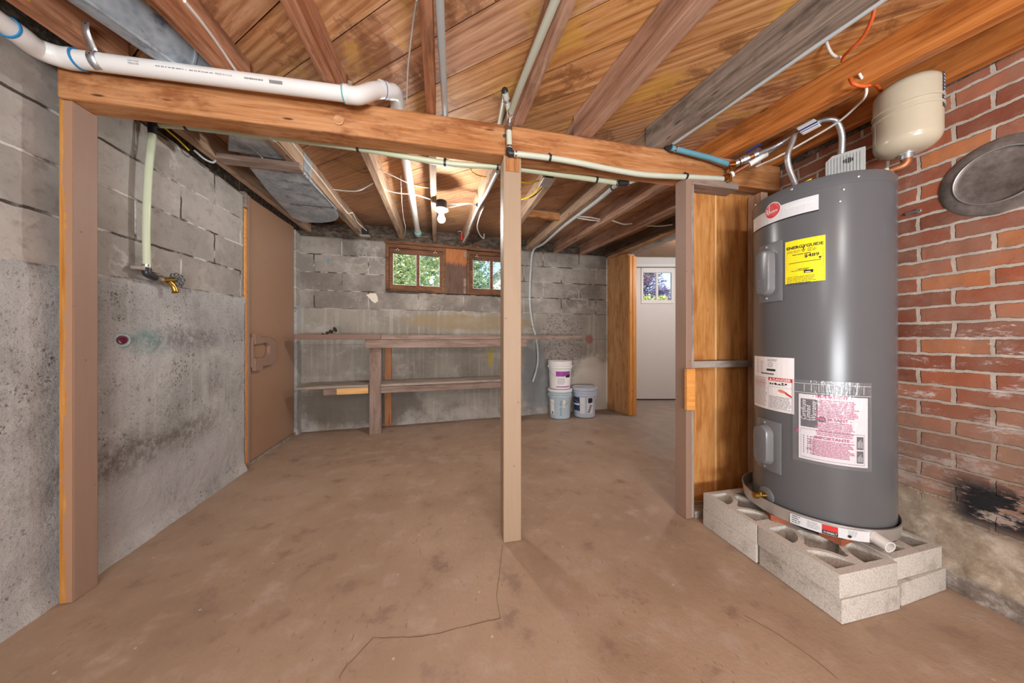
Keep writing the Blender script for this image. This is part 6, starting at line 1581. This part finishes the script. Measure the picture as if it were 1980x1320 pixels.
# pipe stub broken out of the left wall --------------------------------------
p = on_left(233, 657, 0.012)
ws = empty('pipe_stub', p, 'capped pipe stub in a ragged patch of the left wall', 'pipe stub')
obj('patch_rim', MB().torus(p+Vector((0.0, 0.004, -0.002)), (1, -0.2, 0), 0.028, 0.008, 24, 8), 'pex_blue_grey', ws, smooth=60)
obj('pipe_end', MB().lathe([(0.019, -0.03), (0.019, 0.010), (0.015, 0.011), (0.014, 0.002)], p, (1, -0.25, -0.2), 20), 'maroon', ws, smooth=40)

# ================================================================== OUTSIDE
GZ = 1.50
plain_ = MB().box((-8, 4.45, GZ-0.1), (2.4, 20, GZ)); o = obj('ground', plain_, 'lawn'); struct(o, 'sunlit lawn outside the basement windows', 'ground')
o = obj('ground_side', MB().box((2.4, 5.0, 1.2), (14, 20, 1.3)), 'lawn'); struct(o, 'ground outside the white hall door', 'ground')
def tree(label, c, rx, ry, rz, n, leaf, trunk_h, size=0.05, z0=GZ, cat='tree'):
    root = empty('leafy_tree' if cat == 'tree' else 'leafy_bush', (c[0], c[1], z0), label, cat)
    obj('trunk', MB().tube([(c[0], c[1], z0-0.05), (c[0]+0.03, c[1], z0+trunk_h*0.5), (c[0]-0.02, c[1], c[2]+rz*0.4)], [0.09, 0.07, 0.03], 10), 'bark', root, smooth=60)
    m = MB(); rnd = random.Random(int(c[0]*100)+n)
    lobes = [(rnd.uniform(-.6, .6)*rx, rnd.uniform(-.6, .6)*ry, rnd.uniform(-.6, .6)*rz, rnd.uniform(.35, .6)) for _ in range(14)]
    for _ in range(n):
        L = rnd.choice(lobes); d = Vector((rnd.gauss(0, 1), rnd.gauss(0, 1), rnd.gauss(0, 1))).normalized()*rnd.random()**0.4
        p = Vector((c[0]+L[0]+d.x*rx*L[3], c[1]+L[1]+d.y*ry*L[3], c[2]+L[2]+d.z*rz*L[3]))
        a = Vector((rnd.gauss(0, 1), rnd.gauss(0, 1), rnd.gauss(0, 1))).normalized(); b = a.orthogonal().normalized(); s = size*(0.6+rnd.random()*0.8)
        m.add([p-a*s, p+b*s*0.5, p+a*s, p-b*s*0.5], [(0, 1, 2, 3)])
    obj('foliage', m, leaf, root)
tree('leafy green tree filling the left basement window', (-1.1, 7.2, 2.6), 1.9, 1.2, 1.5, 9000, 'leaf_green', 1.0)
tree('taller grey-green tree behind the one in the left basement window', (-2.2, 10.5, 3.6), 3.0, 1.5, 2.4, 7000, 'leaf_cool', 1.5, 0.08)
tree('grey-green tree in the left pane of the right basement window', (0.75, 9.0, 3.0), 0.95, 0.8, 1.3, 4500, 'leaf_cool', 1.2, 0.05)
tree('low yellow-green bush at the bottom of the right basement window', (0.62, 6.6, 1.78), 0.62, 0.4, 0.30, 2500, 'leaf_lime', 0.2, 0.03, cat='bush')
tree('dark violet-green tree outside the hall door window', (5.2, 7.6, 2.3), 1.4, 0.8, 1.2, 9000, 'leaf_plum', 0.8, 0.07, 1.3)
tree('yellow-green bush outside the hall door window', (4.85, 6.3, 1.85), 0.42, 0.3, 0.26, 1600, 'leaf_lime', 0.3, 0.04, 1.3, 'bush')
hs = empty('neighbor_house', (3.3, 13.0, GZ), 'white sided house gable seen through the right basement window', 'house')
m = MB(); base = [(1.25, 12, GZ), (6.6, 12, GZ), (6.6, 12, 3.2), (3.9, 12, 5.4), (1.25, 12, 3.0)]
m.prism(base, (0, 5, 0)); obj('wall', m, 'siding', hs)
m = MB()
for i in range(22): m.box((1.24, 11.985, GZ+0.15+0.16*i), (min(6.6, 6.6), 12.0, GZ+0.158+0.16*i)) if GZ+0.16*i < 2.9 else None
obj('siding_joint', m, 'ink_grey', hs)
m = MB(); m.hexa([(1.0, 11.8, 2.75), (3.9, 11.8, 5.35), (3.9, 17, 5.35), (1.0, 17, 2.75)], [(1.0, 11.8, 2.92), (3.9, 11.8, 5.52), (3.9, 17, 5.52), (1.0, 17, 2.92)]); obj('roof', m, 'roofing', hs)
m = MB(); m.hexa([(3.9, 11.8, 5.35), (6.9, 11.8, 3.0), (6.9, 17, 3.0), (3.9, 17, 5.35)], [(3.9, 11.8, 5.52), (6.9, 11.8, 3.17), (6.9, 17, 3.17), (3.9, 17, 5.52)]); obj('roof', m, 'roofing', hs)

# ================================================================== LIGHT, SKY, CAMERA
W = bpy.data.worlds.new('sky'); SC.world = W; W.use_nodes = True
nt = W.node_tree; nt.nodes.clear()
sky = nt.nodes.new('ShaderNodeTexSky'); sky.sky_type = 'NISHITA'; sky.sun_disc = False; sky.sun_elevation = radians(42); sky.sun_rotation = radians(200); sky.air_density = 1.0
bg = nt.nodes.new('ShaderNodeBackground'); bg.inputs[1].default_value = 0.16
wo = nt.nodes.new('ShaderNodeOutputWorld'); nt.links.new(sky.outputs[0], bg.inputs[0]); nt.links.new(bg.outputs[0], wo.inputs[0])
def lamp(name, typ, loc, energy, color=(0.98, 0.985, 1.0), size=0.1, rot=None, size_y=None):
    l = bpy.data.lights.new(name, typ); l.energy = energy; l.color = color
    if typ == 'AREA':
        l.size = size
        if size_y: l.shape = 'RECTANGLE'; l.size_y = size_y
    elif typ == 'SUN': l.angle = radians(1.0)
    else: l.shadow_soft_size = size
    o = bpy.data.objects.new(name, l); COL.objects.link(o); o.location = loc
    if rot: o.rotation_euler = rot
    return o
lamp('sun', 'SUN', (0, 0, 10), 3.2, (1, 0.96, 0.9), rot=(radians(48), 0, radians(-20)))
lamp('bulb_behind_camera', 'POINT', (0.9, -1.1, 1.90), 26, size=0.09)
lamp('fill_near_left', 'POINT', (-0.7, -1.3, 1.80), 18, size=0.12)  # added fill from behind left, no bulb known there
lamp('fill_area', 'AREA', (0.2, -2.0, 0.75), 72, (0.93, 0.97, 1.0), 1.1, (radians(132), 0, 0), 0.6)  # added fill panel, tilted up to brighten room and ceiling
lamp('fill_hall', 'POINT', (3.4, 3.1, 2.05), 22, size=0.1)  # made-up fill lamp that brightens the hall
cam = bpy.data.cameras.new('camera'); co = bpy.data.objects.new('camera', cam); COL.objects.link(co)
cam.sensor_fit = 'HORIZONTAL'; cam.sensor_width = 36.0; cam.lens = 36.0*FPX/1980.0; cam.shift_y = (CY-660.0)/1980.0; cam.clip_start = 0.02
co.location = (0, 0, EYE); co.rotation_euler = (radians(90), 0, -HEAD)
SC.camera = co
vs = SC.view_settings; vs.view_transform = 'Standard'; vs.look = 'None'; vs.gamma = 1.0; vs.use_curve_mapping = False; vs.exposure = 0.95
SC.cycles.use_denoising = True; SC.cycles.adaptive_threshold = 0.015
SC.cycles.max_bounces = 7; SC.cycles.diffuse_bounces = 4; SC.cycles.transparent_max_bounces = 16
